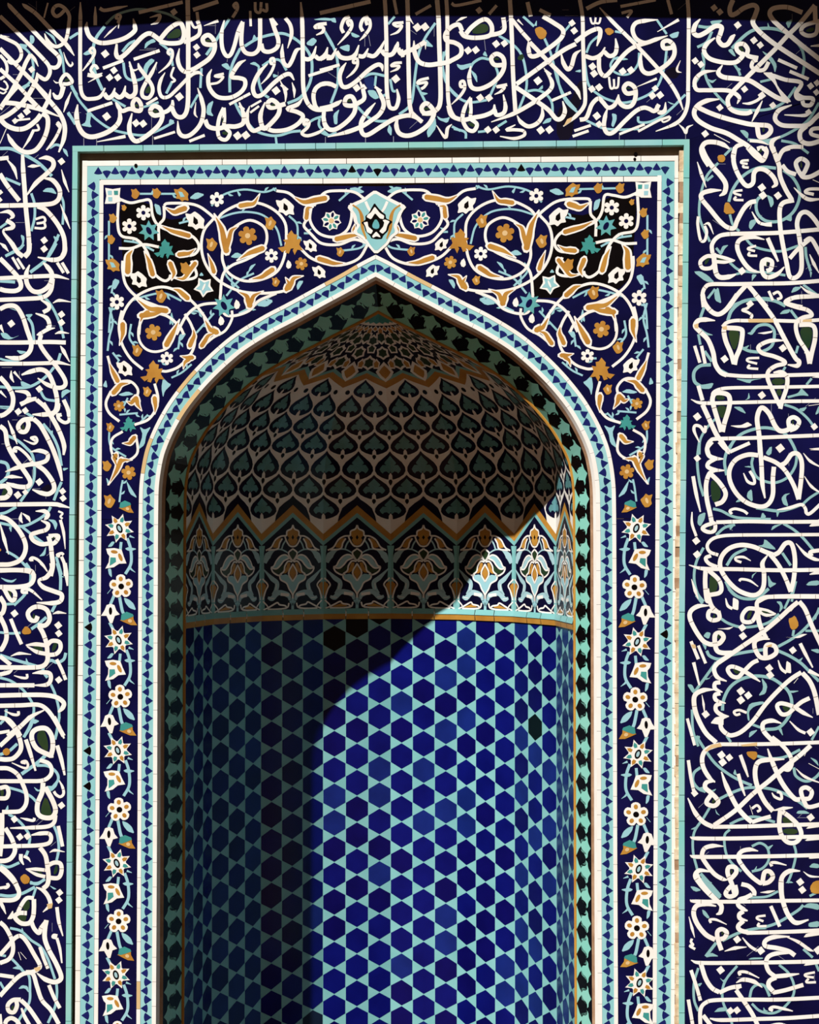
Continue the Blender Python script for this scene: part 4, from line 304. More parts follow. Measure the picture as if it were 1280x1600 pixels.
W: 46 210,0 230,90 260,170 320,230; 44 320,220 240,210 225,270 270,300 330,280 320,210; 46 230,160,12 130,165 60,210 50,280 100,390 170,490 230,525 270,530; 48 300,530 340,510 370,460 340,420 290,440 290,530 310,590 360,610 450,610; PW 305,380 380,375 470,360 420,390; 30 390,90,10 410,160 455,190; PW 460,80 515,110 510,205 455,190; D 548,370 40; D 555,450 40; 42 690,200 690,130 740,90 850,75 1330,75; 42 680,190 600,190 550,250 560,310 640,310 690,230; 34 870,240,12 790,210 700,190; 34 860,245,12 780,250 710,220; 50 690,200 710,320 750,420 790,470,20; 46 1080,125 1000,190 880,300 720,430 560,540 400,650 310,710; 46 1090,120 1150,200 1220,370 1330,600; 25b 1010,215 1050,170; 44 320,700 280,760 310,840 400,880,12; 42 340,890 290,900 290,950 360,985,12; 42 340,995 290,1010 300,1060 390,1090,12; 42 350,1090 300,1110 300,1160 350,1200 420,1215,12; PW 245,1280 290,1225 360,1210 430,1215 370,1240 370,1300 310,1290; 44 340,1270 350,1330 400,1380 450,1395 540,1360 650,1260 770,1100 900,960 1010,860 1110,795; 48 1120,800 1190,880 1240,1000 1280,1200; 25b 1040,900 1080,850; 46 810,480,12 730,470 670,500 670,570 720,650 800,655 870,610 860,550 800,530 770,560 770,650; 42 720,885,10 640,830 540,770 450,740 410,770 450,830 510,840 560,790 640,710 700,680; D 805,755 40; D 815,822 40; D 535,975 42; D 605,1015 40; D 535,1060 42; D 1030,585 38; 30 890,680,10 920,760 970,800; PW 970,685 1010,710 1015,805 960,795; 36 1100,520 1150,620 1220,750,15; PW 945,460 1040,465 1120,430 1170,430 1090,470; 34 60,500 130,670; 30 130,540 200,710; 36 85,700 140,920,18; 48 280,960,12 180,965 100,1010 90,1100 120,1220 200,1370 300,1465; 25b 165,1010 180,1100 190,1190; D 200,1195 40; 30 25,1235 95,1490; 26 590,1180 520,1155 470,1170 490,1200 530,1190; 42 1220,1225,10 1130,1180 1030,1120 920,1090 880,1120 920,1190 980,1190 1040,1140 1110,1080 1190,1040; 46 920,1280,12 830,1255 750,1280 750,1350 820,1430 880,1480; 30 1000,1260,10 1080,1340 1150,1375; D 1200,1365 42; 38 330,1480 600,1480 900,1475 1330,1460; 44e 1180,780 1330,850; PG 260,275 285,230 295,275; PG 305,440 335,430 330,490; PG 590,300 600,230 645,200 630,270; PG 720,205 780,215 820,235 760,235; PG 450,760 500,770 530,790 490,820; PG 920,1110 980,1120 1010,1140 960,1180; Po 530,1485 690,1462 690,1495 550,1500; Po 770,545 830,525 830,550 790,555; Po 60,530 100,530 110,565 75,565
T: PO 985,285 1020,275 1050,250 1090,340 1060,385 1010,390; 34 110,60 170,140; 32 340,280 420,330 540,365 680,355 800,320 900,240; P 870,120 920,120 940,180 900,230 910,160; 36 420,0 480,60 580,95 700,80 800,0; 28 1040,0 950,190; 30 1040,390 1030,450; 34 1280,210 1200,320 1100,420 1000,490 890,550; 28 1150,400 1280,400; P 1190,580 1280,570 1280,620; P 175,450 210,410 250,420 230,480; P 160,510 210,540 200,590; 36 210,590 240,640 330,670 450,630 600,600 750,580; 36 890,590 1000,640 1110,710 1200,800 1280,880; P 1080,680 1130,650 1100,700; 34 300,700 220,810 90,990; P 20,910 70,910 100,970 80,1000; P 190,850 250,850 200,870; 38 360,1160 370,1060 430,940 540,860 680,830 820,850 920,910 990,980 1020,1080 1000,1200 900,1320 770,1340; P 730,840 790,920 770,1000 700,1020 750,950; P 970,970 1100,970 1020,995; P 600,1250 590,1160 620,1090 740,1070 770,1090 660,1120 610,1170 620,1260; 30 640,1290 720,1320; P 610,1420 620,1360 700,1340 650,1390; P 880,1320 920,1320 940,1410; 30 70,1150 80,1350 130,1500; P 100,1400 150,1400 130,1470; 30 400,1400 440,1460; 28 1280,1310 1210,1440; 26 1280,180 1240,290
@ 1070 1150 6.095
W: 46 330,80 220,120 170,190 175,290 230,390 290,440,12; 42 830,10 930,90 1000,180 1020,260 990,320 940,325,15; D 350,180 42; D 425,205 38; D 362,250 42; 36 530,180 570,290 605,390,15; 48 790,120,12 840,260 930,450 1040,590 1100,605; 44 1160,670 1120,580 1110,510 1160,490 1210,530 1190,590 1140,600; 42 1150,660 1200,675 1330,640; 46 1200,90 1100,180 950,300 800,430 650,550 480,710 280,850; 25b 1140,190 1180,100; 48 950,220,12 800,225 700,250 670,340 690,470 760,620 840,715; 40b 840,710 940,690 1030,680; 46 910,710 900,830 920,940 980,1010 1060,1010 1110,940 1080,850 1000,770 930,720; 34 35,230 60,400 90,540; D 95,545 36; 46 30,590,12 100,730 180,820 270,865; 48 350,340,12 400,480 490,660 570,760 640,820; 40 640,820 730,790 820,765; 36 510,360 540,470 575,570,15; 46 290,430,12 210,440 195,490 250,540 300,590 320,630 280,665 220,650 210,620 250,560; 26b 620,660 650,750; 26 640,690 690,660 720,700 690,720; 28 830,540,10 860,580 920,600 915,545 880,530; 40 270,865 600,860 900,850 1330,838; 40e 1330,955 900,965 500,975 120,975 50,960; 40e 1330,1132 800,1145 420,1150 110,1150 50,1135; PW 1150,885 1200,845 1330,830 1330,860; PW 1140,1000 1190,960 1330,935 1330,985; PW 1180,1170 1200,1130 1330,1115 1330,1160; 44b 370,1050 270,1045 190,1070 165,1140 200,1210 280,1310 360,1360 410,1370; 44b 700,1095 620,1080 540,1100 510,1160 560,1250 640,1340 720,1400 740,1405; 46 740,1400 760,1300 810,1290 840,1340 800,1390 740,1405; 46 480,1524 450,1410 410,1310 420,1250 480,1250 490,1300 440,1360; 46 240,1290,15 140,1280 100,1330 140,1400 220,1490 310,1570; 30 970,1230,10 870,1205 820,1210 830,1240; 48 1100,1285,12 1000,1285 930,1340 915,1440 930,1560; D 1100,1390 40; D 1120,1465 40; D 1200,775 40; PW 710,1490 800,1470 870,1470 800,1500; 25b 1130,1290 1200,1335 1330,1340; 30b 1060,310 1150,390 1330,460; 26b 1180,260 1330,340; PG 935,755 1020,810 1030,830 930,835; PG 930,880 1070,880 1080,935 945,935; PG 250,640 275,590 295,630; PG 785,1340 795,1300 810,1330; PG 435,1310 445,1260 460,1300; Po 190,140 250,85 340,65 355,100 260,115 215,145
T: PO 585,150 640,145 690,150 690,200 660,230 630,210 600,190; PO 1190,1440 1230,1380 1330,1370 1330,1500 1210,1500; 34 110,0 200,140 290,260 400,350 520,420 640,470; P 460,360 480,310 500,380; 34 150,300 90,350 80,430 130,500 200,530; P 110,500 180,480 190,530 150,530; P 250,520 305,500 280,530; 34 330,600 450,540 560,500 660,490 800,500 930,540 1080,620 1170,690; P 1060,740 1080,710 1150,710 1200,740; 32 690,190 800,215 950,200 1100,130; 34 1040,300 1060,380 1150,430 1240,400 1330,300; P 1190,200 1260,230 1280,290 1240,250; 30 240,680 180,780 90,920 80,1100 120,1270; P 50,890 130,850 110,890; P 290,690 310,730 340,760 300,740; 32 430,840 540,790 680,770 860,820; 30 430,890 380,950 390,1100 440,1200 540,1290; 30 640,1050 720,1020 790,1070 800,1180 740,1260 640,1290; P 780,1060 850,1030 800,1090; P 650,1290 690,1230 680,1280; 30 1040,1030 1060,1130 1020,1300 980,1400; P 950,1400 1010,1380 1040,1400; P 1180,1250 1220,1210 1280,1220 1280,1260; P 50,1430 100,1435 160,1470 90,1480; 40 150,1310 250,1420 340,1524; P 190,1360 270,1400 220,1400; 28 1280,1480 1190,1524
@ 1070 1350 6.095
W: 46 110,90 150,170 230,270 310,350 350,400 340,460 300,480,12; 46 480,200 490,280 430,310 390,280 430,220 470,200; 44 640,290 580,320 520,340 510,390 560,430 600,445,12; 44 560,450 520,480 530,520 600,540,12; 46 560,540 510,590 530,630 600,650; 40 590,655 800,650 1100,640 1330,628; 44 540,190 610,210 660,260 660,300; 38e 1330,345 900,350 500,358 110,355 50,340; 48 920,150 925,300 960,430 1010,520 1070,560 1180,530,15; 24 770,490 700,500 690,520 750,545; 24 710,560 700,590 780,590; 36 820,400 860,490 905,595; 48 300,400,12 190,380 110,400 85,470 120,570 200,670 290,720; 46 350,820 320,730 310,650 350,620 400,650 380,700 340,715; 38b 380,830 480,800 590,790; 26 250,560 240,530 300,530 400,575,8; 30b 40,500 70,610 95,700; 26 70,710 60,740 80,770 50,780 100,810; D 500,718 40; 30 550,700,10 620,780 690,825; D 725,825 42; 46 1000,690,12 850,695 770,730 770,780 880,800 990,830 1050,870; 44 990,850,12 880,850 800,880 775,940 800,1020 860,1070; 34b 960,690 1080,740 1180,810 1230,830; D 1270,820 44; 40e 1330,925 900,935 500,940 150,940 60,915; 44 860,1070 970,1060 1090,1045,12; 46 870,1080 810,1110 800,1160 850,1220; 42 840,1225 960,1200 1130,1150; 46 155,950 200,1090 260,1180 330,1220; 42 330,1225 430,1180 540,1160; PW 440,1170 550,1170 500,1200; 44b 740,1175 660,1120 560,1100 490,1130; 44 490,1200 560,1300 640,1420 690,1524 720,1600; D 342,1010 42; 30 530,1060 520,1030 590,1030 710,1085,10; 40 150,1560 150,1390 200,1320 300,1295 600,1290 900,1290 1330,1270; 40 240,1470,15 350,1485 700,1475 1000,1465 1330,1442; 44 175,1440 240,1524 300,1600; D 435,1398 38; D 498,1392 38; 30 1030,1400,10 950,1380 850,1360 810,1380 840,1395; 36 60,1010 110,1160 150,1300; 36 35,1290 75,1524; 24 1240,1030 1150,1050 1160,1070 1230,1080; 24 1180,1090 1160,1125 1250,1125; PW 1130,970 1170,930 1330,910 1330,945; PW 1130,700 1160,660 1330,635 1330,670; PG 345,680 355,630 375,660; 44 760,1560 900,1530 1000,1560
T: P 50,210 110,220 160,250 100,265; 40 160,130 250,240 340,320; P 180,140 270,180 220,180; P 165,430 200,450 240,510 220,520 175,480; 36 300,750 200,880; P 200,890 250,840 330,880 250,880; 34 360,730 480,670 600,630 800,590 920,540 1080,440 1130,390; P 1120,410 1180,370 1280,380 1280,440 1200,420; P 620,625 720,600 800,620; P 600,910 640,890 750,890 740,905; 30 900,960 990,1040 1040,1150 1030,1260 940,1370 840,1420 720,1400 640,1330; 30 500,970 400,1090 360,1200 370,1330 430,1450 460,1560; P 330,1080 370,1110 400,1070 380,1140; P 290,1400 320,1370 400,1360 400,1400 280,1410; 32 620,1270 640,1190 690,1150 760,1160 810,1260; P 750,1360 770,1390 800,1400 750,1410; 30 130,990 90,1130 90,1290 130,1400; P 120,1140 170,1130 140,1170; 30 1130,810 1220,890; 30 1250,950 1280,1020; 28 620,320 780,310 890,260; P 1180,560 1280,540 1280,600 1180,600
'''
SPAN = '''
@ 100 220 2.56
K: PK 220,250 350,245 400,320 540,300 560,360 540,390 560,470 610,560 640,590 620,640 500,640 380,590 300,620 240,560 230,400
W: 11 660,440 655,380 690,340 745,318 800,345 812,395 790,440 730,475 670,500 635,540 625,630; 11 890,400 885,330 845,280 780,250 710,252 640,285 610,320; 11 635,430 635,480 660,530 720,560 790,555 850,525 880,470 890,400; 11 600,310 560,360 550,430 570,500 620,560 700,600 780,610 860,605 910,590; 11 400,260 420,250 520,255 580,290 630,340; 11 1150,250 1150,310 1130,360 1080,385 1020,370 985,320 990,260; 11 1000,260 1040,210 1090,200 1160,205 1205,235; 11 985,370 1030,410 1100,415 1160,395 1215,410; 11 975,310 960,340 985,370; 11 1215,415 1180,470 1120,495 1060,495 990,470 945,430; 11 850,200 900,210 950,250 1000,262; 11 215,230 265,248 310,240 345,240 355,300 380,340 440,365 510,380 540,420 520,455 460,460; 11 218,245 215,330 230,380 290,395 330,440 350,500; 11 380,400 380,340 400,310 400,260; 11 220,430 270,430 320,415 380,425; 11 235,480 235,520 250,580 300,630 370,660 420,680; 11 350,500 370,540 410,560 440,520 430,485; 11 420,540 480,555 530,540 510,480; 11 225,775 235,700 270,640 330,600 400,585 470,610 520,650 560,700 600,768; 11 450,775 490,700 540,660 600,650 650,655; 11 850,610 780,640 740,680 680,700 640,690 625,630; 11 300,775 310,710 350,690 410,700 460,740 480,775
L: 400,265 440,285 485,270 30; 785,210 760,250 705,260 26; 380,335 430,360 500,380 26; 600,290 630,350 650,440 34; 700,340 670,360 650,430 26; 690,480 740,450 795,430 30; 740,555 790,545 835,515 28; 575,450 590,490 600,525 24; 910,220 960,245 1045,230 30; 1200,375 1150,380 1090,393 28; 1165,330 1160,360 1205,390 24; 1130,490 1080,490 1020,472 28; 280,430 258,460 255,525 32; 320,440 340,480 355,535 28; 430,560 440,530 425,490 26; 440,550 480,550 525,490 24; 530,430 500,450 460,455 26; 430,590 460,600 495,630 28; 280,625 340,670 410,680 30; 690,600 730,620 745,660 30; 800,600 760,620 740,660 26; 885,545 900,570 890,595 26; 960,540 920,550 900,590 26; 1000,265 975,270 970,310 24
T: 8 590,260 640,215 720,195 800,205 850,190; 8 620,310 680,290 740,285 800,300 850,350 870,420; 8 700,590 650,540 640,500; 8 180,320 180,480; 8 290,212 460,212; 8 900,300 930,330 935,370 930,430; 8 960,370 990,370; 8 1110,440 1180,430 1210,410; 8 460,330 500,320; 8 240,400 300,410 360,440; 8 270,640 330,620 400,610 470,640; 8 200,560 190,610; 8 180,768 185,700 195,660; 8 650,620 700,560 760,530; 8 700,690 780,650 830,620; 8 1100,240 1150,200 1190,200; 8 490,700 520,680 560,690; 8 530,768 600,690; P 500,230 530,205 565,215 530,235; P 665,465 690,445 720,460 690,470; P 735,530 745,500 770,490 750,515; P 770,660 800,640 840,640 810,665; P 195,590 200,550 225,560 205,595; P 360,250 385,260 390,300 370,290; P 1180,190 1205,205 1170,215; P 550,525 560,540 540,540; P 430,680 420,740 440,720; P 930,580 940,560 960,560 935,600; P 830,195 840,185 850,205; P 690,195 710,215 700,225; P 1140,190 1170,185 1200,205 1160,208
F: ocher 735,380 38; ocher 950,492 26; white 612,235 30; white 318,288 31; white 262,342 31; white 830,460 28; white 212,645 31; tulip 525,320 40; tulip 885,265 38; tulip 298,555 36; tulip 1020,525 28; tulip 985,420 28; budo 825,330 28; budo 590,415 28; budo 388,622 28; budo 847,565 20; budo 1105,445 20; budt 470,215 30; plain 285,212 22; plain 370,210 22; plain 195,310 20; plain 188,395 20; budt 195,497 30; plain 485,510 26; plain 240,268 13; teal 340,360 40; teal 640,660 44; tealw 560,585 40; palm 400,435 42; opalm 905,410 52; square 195,220 33; medal 1070,320 40; wbud 900,495 18; wbud 693,655 20; wbud 630,720 20
@ 100 480 3.81
W: 16 345,20 330,90 330,150 350,230 400,310 470,370; 15 470,60 445,130 450,200 490,250 550,265 620,240 650,180; 16 720,40 760,110 780,190 760,270 690,350 620,380 580,380; 15 1000,20 1000,70 960,140 890,180 830,230; 15 260,290 280,360 310,430; 15 300,450 390,440 440,490 430,550; 16 280,500 250,570 270,630 330,680; 16 540,455 560,540 545,610 500,670 420,700; 15 350,740 290,780 280,840 300,910; 15 430,770 440,850 420,890 370,920; 15 340,900 310,980 260,1060,6
L: 330,230 350,160 350,100 42; 690,70 650,150 610,225 46; 770,120 775,170 750,230 38; 830,60 870,130 910,150 46; 910,150 860,170 820,230 36; 690,290 730,300 765,300 36; 710,370 720,330 755,300 32; 450,100 470,50 500,30 40; 620,15 540,40 460,50 44; 265,320 290,380 320,440 38; 400,450 340,460 295,510 40; 540,640 545,590 540,540 38; 465,620 440,580 430,540 38; 370,560 400,570 430,540 36; 345,810 390,810 420,775 36; 320,960 300,900 310,880 36; 265,1060 310,980 340,910 38; 410,910 360,910 330,920 30
T: 12 270,0 290,90 270,180 260,260; 12 290,270 330,320; 12 400,100 390,180 420,230; 12 690,180 680,250; P 660,60 640,100 650,110; P 690,160 730,155 700,200 680,190; 12 560,320 610,320; P 590,420 620,450 640,460 600,500 590,540 580,480; P 250,430 230,470 260,480; P 320,520 380,500 420,520 350,530; P 450,710 480,730 520,710 490,760 480,820 440,850 470,760; 11 330,640 440,630; 11 270,740 270,800 290,840 370,890; 11 330,1160 340,1080 350,1030; P 370,1030 390,1060 440,1140 390,1110; P 250,1010 280,1050 260,1060; 11 640,420 700,390 760,340; 11 450,690 500,640; 11 380,540 350,600
F: ocher 532,150 50; ocher 385,985 44; ocher 328,588 34; budo 435,258 38; budo 495,503 32; tulip 360,365 50; white 613,305 40; opalm 525,390 74; palm 380,700 50; budo 275,715 30; plain 255,945 34; budo 270,1155 42; twin 370,1190 46
'''
# ================================================================ inscription bands
OFF = {'K': .0002, 'B': .0003, 'T': .0005, 'G': .0008, 'W': .0011, 'dot': .0014, 'o': .0017, 'O': .0016}
def ground(px_quad, y, depth, k='N'):
    p = Part(); p.box([at(x, yy, y) for x, yy in px_quad], k, y, y + depth); return p
def inscription(text, label, quad, cx, cy, fw=.91, vk='T'):
    t = thing('inscription_panel', label, 'inscription', at(cx, cy, FACE))
    obj('ground_tile', ground(quad, FACE, 0.012), t)
    fn = plane(FACE); L = {k: Part() for k in ('lettering', 'grout_seam', 'repair_tile')}
    buds = []; singles = []
    n = 0
    for kind, k, d in parse(text, fw, .8):
        n += 1; eps = (n % 40) * 4e-6
        if kind == 'stroke':
            A, B = ribbon(d)
            if k == 'J': L['grout_seam'].strip(B, A, 'JW', fn(OFF['T'] - 1e-4)); continue
            if k == 'W':
                L['lettering'].brush(B, A, k, fn, OFF[k] + eps); run = random.uniform(20, 50)
                for i in range(1, len(A) - 1):
                    (ax, ay), (bx, by) = A[i], B[i]; mx, my = (ax + bx) / 2, (ay + by) / 2
                    px_, py_ = (A[i - 1][0] + B[i - 1][0]) / 2, (A[i - 1][1] + B[i - 1][1]) / 2; dl = math.hypot(mx - px_, my - py_); run -= dl
                    if run < 0 and dl > .01 and math.hypot(ax - bx, ay - by) > 4:
                        tx, ty = (mx - px_) / dl * .32, (my - py_) / dl * .32; run = random.uniform(55, 120)
                        L['grout_seam'].poly([(ax + tx, ay + ty), (bx + tx, by + ty), (bx - tx, by - ty), (ax - tx, ay - ty)], 'J', fn(OFF['o'] + 2e-4))
            else: p = Part(); p.brush(B, A, vk if k == 'T' else k, fn, OFF[k] + eps); singles.append(('vine', p))
        elif k == 'O':
            p = Part(); p.poly(round_off(d), 'O', fn(OFF['O'] + eps)); buds.append(p)
        elif k == 'dot': p = Part(); p.poly(d, 'W', fn(OFF['W'] + eps)); singles.append(('letter_dot', p))
        elif k == 'G':
            ar = abs(sum(d[i - 1][0] * d[i][1] - d[i][0] * d[i - 1][1] for i in range(len(d)))) / 2
            p = Part(); p.poly(round_off(d, .28), 'G', fn(.0015 + eps if ar < 45 else OFF['G'])); singles.append(('green_inlay', p))
        elif k == 'W': L['lettering'].poly(round_off(d, .12), 'W', fn(OFF['W'] + eps))
        elif k == 'o': L['repair_tile'].poly(d, 'OP', fn(OFF['o']))
        elif k in 'KB': p = Part(); p.poly(round_off(d), 'KD' if k == 'K' else k, fn(OFF[k])); singles.append(('patch_tile', p))
        else: p = Part(); p.poly(round_off(d, .18), vk, fn(OFF['T'] + eps + .00036)); singles.append(('leaf', p))
    for q_ in range(42):                                   # mortar joints between the navy pieces
        x0_, x1_ = max(0, min(x for x, y in quad)), min(1280, max(x for x, y in quad)); y0_, y1_ = max(0, min(y for x, y in quad)), min(1600, max(y for x, y in quad))
        x_, y_ = random.uniform(x0_ + 4, x1_ - 6), random.uniform(y0_ + 6, y1_ - 14)
        an = random.choice([0, 0, 1.57, 1.57, .6, -.7, 2.4]); ln = random.uniform(4, 12); c_, s_ = math.cos(an), math.sin(an)
        if (label[0] == 'h' and y_ > 205) or (label[0] != 'h' and (y_ < 232 or not (x_ + ln * abs(c_) < 102 or x_ - ln > 1082))): continue
        L['grout_seam'].poly([(x_ + c_ * u_ * ln - s_ * v_ * .3, y_ + s_ * u_ * ln + c_ * v_ * .3) for u_, v_ in ((-1, -1), (1, -1), (1, 1), (-1, 1))], 'JW', fn(.00015))
    for nme, p in L.items():
        if p.empty(): continue
        o = obj(nme, p, t)
        if nme == 'grout_seam': o['kind'] = 'stuff'
        if nme == 'repair_tile': o['label'] = 'pale ochre repairs in the white letters'
    for p in buds: obj('bud', p, t)
    for nme, p in singles: obj(nme, p, t)
    return t
inscription(TOP, 'horizontal white Arabic inscription on navy tile above the turquoise frame', [(-90, -140), (1440, -150), (1440, 100), (1079, 217), (1076, 217), (110, 228), (106, 228), (-90, 228)], 590, 120)
inscription(LEFT, 'narrow upright white Arabic inscription at the left edge of the picture', [(-90, 228), (113.7, 228), (107, 1000), (103, 1700), (-90, 1700)], 55, 900, .93)
inscription(RIGHT, 'broad upright white Arabic inscription right of the turquoise frame', [(1078, 217), (1260, 160), (1440, 100), (1440, 1700), (1069, 1700), (1069, 1000)], 1180, 900, .93, 'TG')

# ================================================================ turquoise frame around the recessed panel
LX = lambda py: 117.8 + (py - 250) / 1350 * (107.6 - 117.8)          # centre of the left strip
def RX(py): return 1072.5 - min(1, max(0, (py - 250) / 700)) * 7.0
fr = thing('frame_moulding', 'raised turquoise tile strip framing the whole arched panel', 'moulding', at(590, 226, FACE))
def cut_strip(part, p0, p1, w0, k, y0, y1, seg, jk='J', jw=.5):
    """a straight strip of tiles with mortar joints, px units"""
    n = max(1, round(math.hypot(p1[0] - p0[0], p1[1] - p0[1]) / seg))
    cuts = [0] + sorted((i + random.uniform(-.28, .28)) / n for i in range(1, n)) + [1]
    dx, dy = p1[0] - p0[0], p1[1] - p0[1]; l = math.hypot(dx, dy); nx, ny = -dy / l * w0 / 2, dx / l * w0 / 2
    g = jw / l
    for i, (a, b) in enumerate(zip(cuts, cuts[1:])):
        a += g if i else 0; b -= g if i < n - 1 else 0
        j = random.uniform(-.25, .25) * (w0 > 5)
        q = [(p0[0] + dx * a + nx * (1 + j / 6), p0[1] + dy * a + ny * (1 + j / 6)), (p0[0] + dx * b + nx, p0[1] + dy * b + ny), (p0[0] + dx * b - nx, p0[1] + dy * b - ny), (p0[0] + dx * a - nx, p0[1] + dy * a - ny)]
        part.box([at(x, y, y0 if y0 > 0 else FACE) for x, y in q[::-1]], k if not isinstance(k, (list, tuple)) else random.choice(k), y0 + random.uniform(0, .0006), y1)
p = Part(); cut_strip(p, (113.5, 232.6), (590, 227.2), 8.8, ['TE', 'TE', 'TB', 'TE'], -.003, .03, 52); cut_strip(p, (590, 227.2), (1077.5, 222.2), 8.8, ['TE', 'TE', 'TB'], -.003, .03, 52); obj('strip', p, fr)
p = Part(); cut_strip(p, (117.6, 237), (110.2, 1100), 8.0, ['TE', 'TE', 'TB'], -.003, .03, 60); cut_strip(p, (110.2, 1100), (106.4, 1700), 8.4, ['TE', 'TE', 'TB'], -.003, .03, 60); obj('strip', p, fr)
p = Part(); cut_strip(p, (1073.2, 226), (1065.2, 1000), 8.8, ['TE', 'TE', 'TB'], -.003, .03, 58); cut_strip(p, (1065.2, 1000), (1065.5, 1700), 8.8, ['TE', 'TE', 'TB'], -.003, .03, 58); obj('strip', p, fr)
p = Part()
n = 90                       # crumbling plaster bed beside the right strip
for i in range(n):
    ya, yb = 236 + i * 1464 / n, 236 + (i + 1) * 1464 / n
    c = lambda yy: RX(yy) - 7.2 - 0.0
    wv = 4.0 + random.uniform(-1.2, 1.0)
    if True:
        p.box([at(c(ya) - wv, yb, PANEL), at(c(yb) + 3.4, yb, PANEL), at(c(ya) + 3.4, ya, PANEL), at(c(ya) - wv + random.uniform(-.6, .6), ya, PANEL)], random.choice(['PL', 'PL', 'PL', 'PL', 'PL', 'P']), .004 + random.uniform(0, .004), .03)
o = obj('mortar_bed', p, fr); o['label'] = 'crumbling beige mortar along the right strip'

# ================================================================ rectangular border of white edging and triangle tiles
pan = plane(PANEL)
bd = thing('tile_border', 'turquoise border with navy triangle tiles between white edging around the arch panel', 'border', at(590, 270, PANEL))
b = Part()                   # bed of the panel, behind everything that lies on it
def rows(py):                # x of the strip limits at height py: outer white, band, inner white, left and right
    t = (py - 250) / 1350
    l = [129 - 12.4 * t, 136 - 10.8 * t, 156 - 9.6 * t, 161.6 - 8.2 * t]
    r = [1027.3 - 7.0 * t, 1034.4 - 8.6 * t, 1054 - 5.0 * t, 1060.5 - 6.6 * t]
    return l, r
def top_y(px):               # y of the same limits along the top
    t = (px - 130) / 930
    return [251.0 - 9 * t, 259.6 - 7.4 * t, 280.6 - 6 * t, 289.4 - 5.4 * t]
for side in (0, 1):
    xs = lambda i, py: rows(py)[side][i]
    ew = Part(); ew2 = Part(); bnd = Part()
    for i, part in ((0, ew if side == 0 else ew2), (2, ew2 if side == 0 else ew)):
        yy0 = 251 if (i == 0) == (side == 0) else 282
        yy0 -= 8 if side else 0
        for ya, yb in ((yy0, 700), (700, 1150), (1150, 1690)):
            pa_, pb_ = ((xs(i, ya) + xs(i + 1, ya)) / 2, ya), ((xs(i, yb) + xs(i + 1, yb)) / 2, yb)
            cut_strip(part, pa_, pb_, (xs(i + 1, 900) - xs(i, 900)), 'W' if random.random() < 2 else 'OP', PANEL - .0012, PANEL + .012, 46)
    obj('edging', ew, bd); obj('edging', ew2, bd)
    bnd.strip([(xs(1, y), y) for y in (262, 600, 1000, 1690)], [(xs(2, y), y) for y in (262, 600, 1000, 1690)], 'TB', pan(.0002))
    obj('band_tile', bnd, bd)
ew = Part(); ew2 = Part(); bnd = Part()
for i, part in ((0, ew), (2, ew2)):
    xa, xb = (130, 1060) if i == 0 else (157, 1034)
    for a_, b_ in ((xa, 600), (600, xb)):
        cut_strip(part, (a_, (top_y(a_)[i] + top_y(a_)[i + 1]) / 2), (b_, (top_y(b_)[i] + top_y(b_)[i + 1]) / 2), 8.0, 'W', PANEL - .0013, PANEL + .012, 50)
obj('edging', ew, bd); obj('edging', ew2, bd)
bnd.strip([(x, top_y(x)[1]) for x in (135, 600, 1055)], [(x, top_y(x)[2]) for x in (135, 600, 1055)], 'TB', pan(.00025)); obj('band_tile', bnd, bd)
def motif(part, fn, cx, cy, ax, ay, per, wid, kind, k='NT'):
    """one navy triangle of the border; (ax, ay) runs along the band, across it is the left normal"""
    nx, ny = -ay, ax
    if kind: q = [(0, -.45), (.25, .05), (.14, .11), (0, .13), (-.14, .11), (-.25, .05)]
    else: q = [(0, .45), (.26, -.06), (.15, -.15), (0, -.18), (-.15, -.15), (-.26, -.06)]
    part.poly([(cx + ax * u * per + nx * v * wid, cy + ay * u * per + ny * v * wid) for u, v in q], k, fn)
def band_run(part, fn, line, wid, per, k0=0, odd='K'):
    """triangles along a polyline (px), pointing alternately to either side"""
    seg = []; tot = 0
    for a_, b_ in zip(line, line[1:]): l = math.hypot(b_[0] - a_[0], b_[1] - a_[1]); seg.append((tot, l, a_, b_)); tot += l
    n_ = round(tot / per) * 2; st = tot / n_
    for i in range(n_):
        s_ = (i + .5) * st
        for t0, l, a_, b_ in seg:
            if t0 <= s_ <= t0 + l:
                u = (s_ - t0) / l; ax, ay = (b_[0] - a_[0]) / l, (b_[1] - a_[1]) / l
                motif(part, fn, a_[0] + (b_[0] - a_[0]) * u, a_[1] + (b_[1] - a_[1]) * u, ax, ay, per, wid, (i + k0) % 2, random.choice(['NT'] * 24 + [odd, 'B'])); break
tri = Part()
mid = lambda l, i: (l[i] + l[i + 1]) / 2
band_run(tri, pan(.0007), [(mid(rows(y)[0], 1), y) for y in (284, 600, 1000, 1690)], 20, 27.6)
band_run(tri, pan(.0007), [(mid(rows(y)[1], 1), y) for y in (278, 600, 1000, 1690)], 20.5, 27.9, k0=1)
band_run(tri, pan(.0007), [(x, mid(top_y(x), 1)) for x in (147, 600, 1046)], 20.5, 26.8, k0=1)
obj('triangle_tile', tri, bd)
p = Part()
for x, y, r in ((212.5, 259, 3), (993.5, 241.5, 3.6), (992, 249, 2.6)):
    p.poly([(x + r * math.cos(q) * .9, y + r * math.sin(q) * 1.1) for q in [i * math.pi / 5 for i in range(10)]], 'K', pan(.0016))
obj('hole_mark', p, bd)

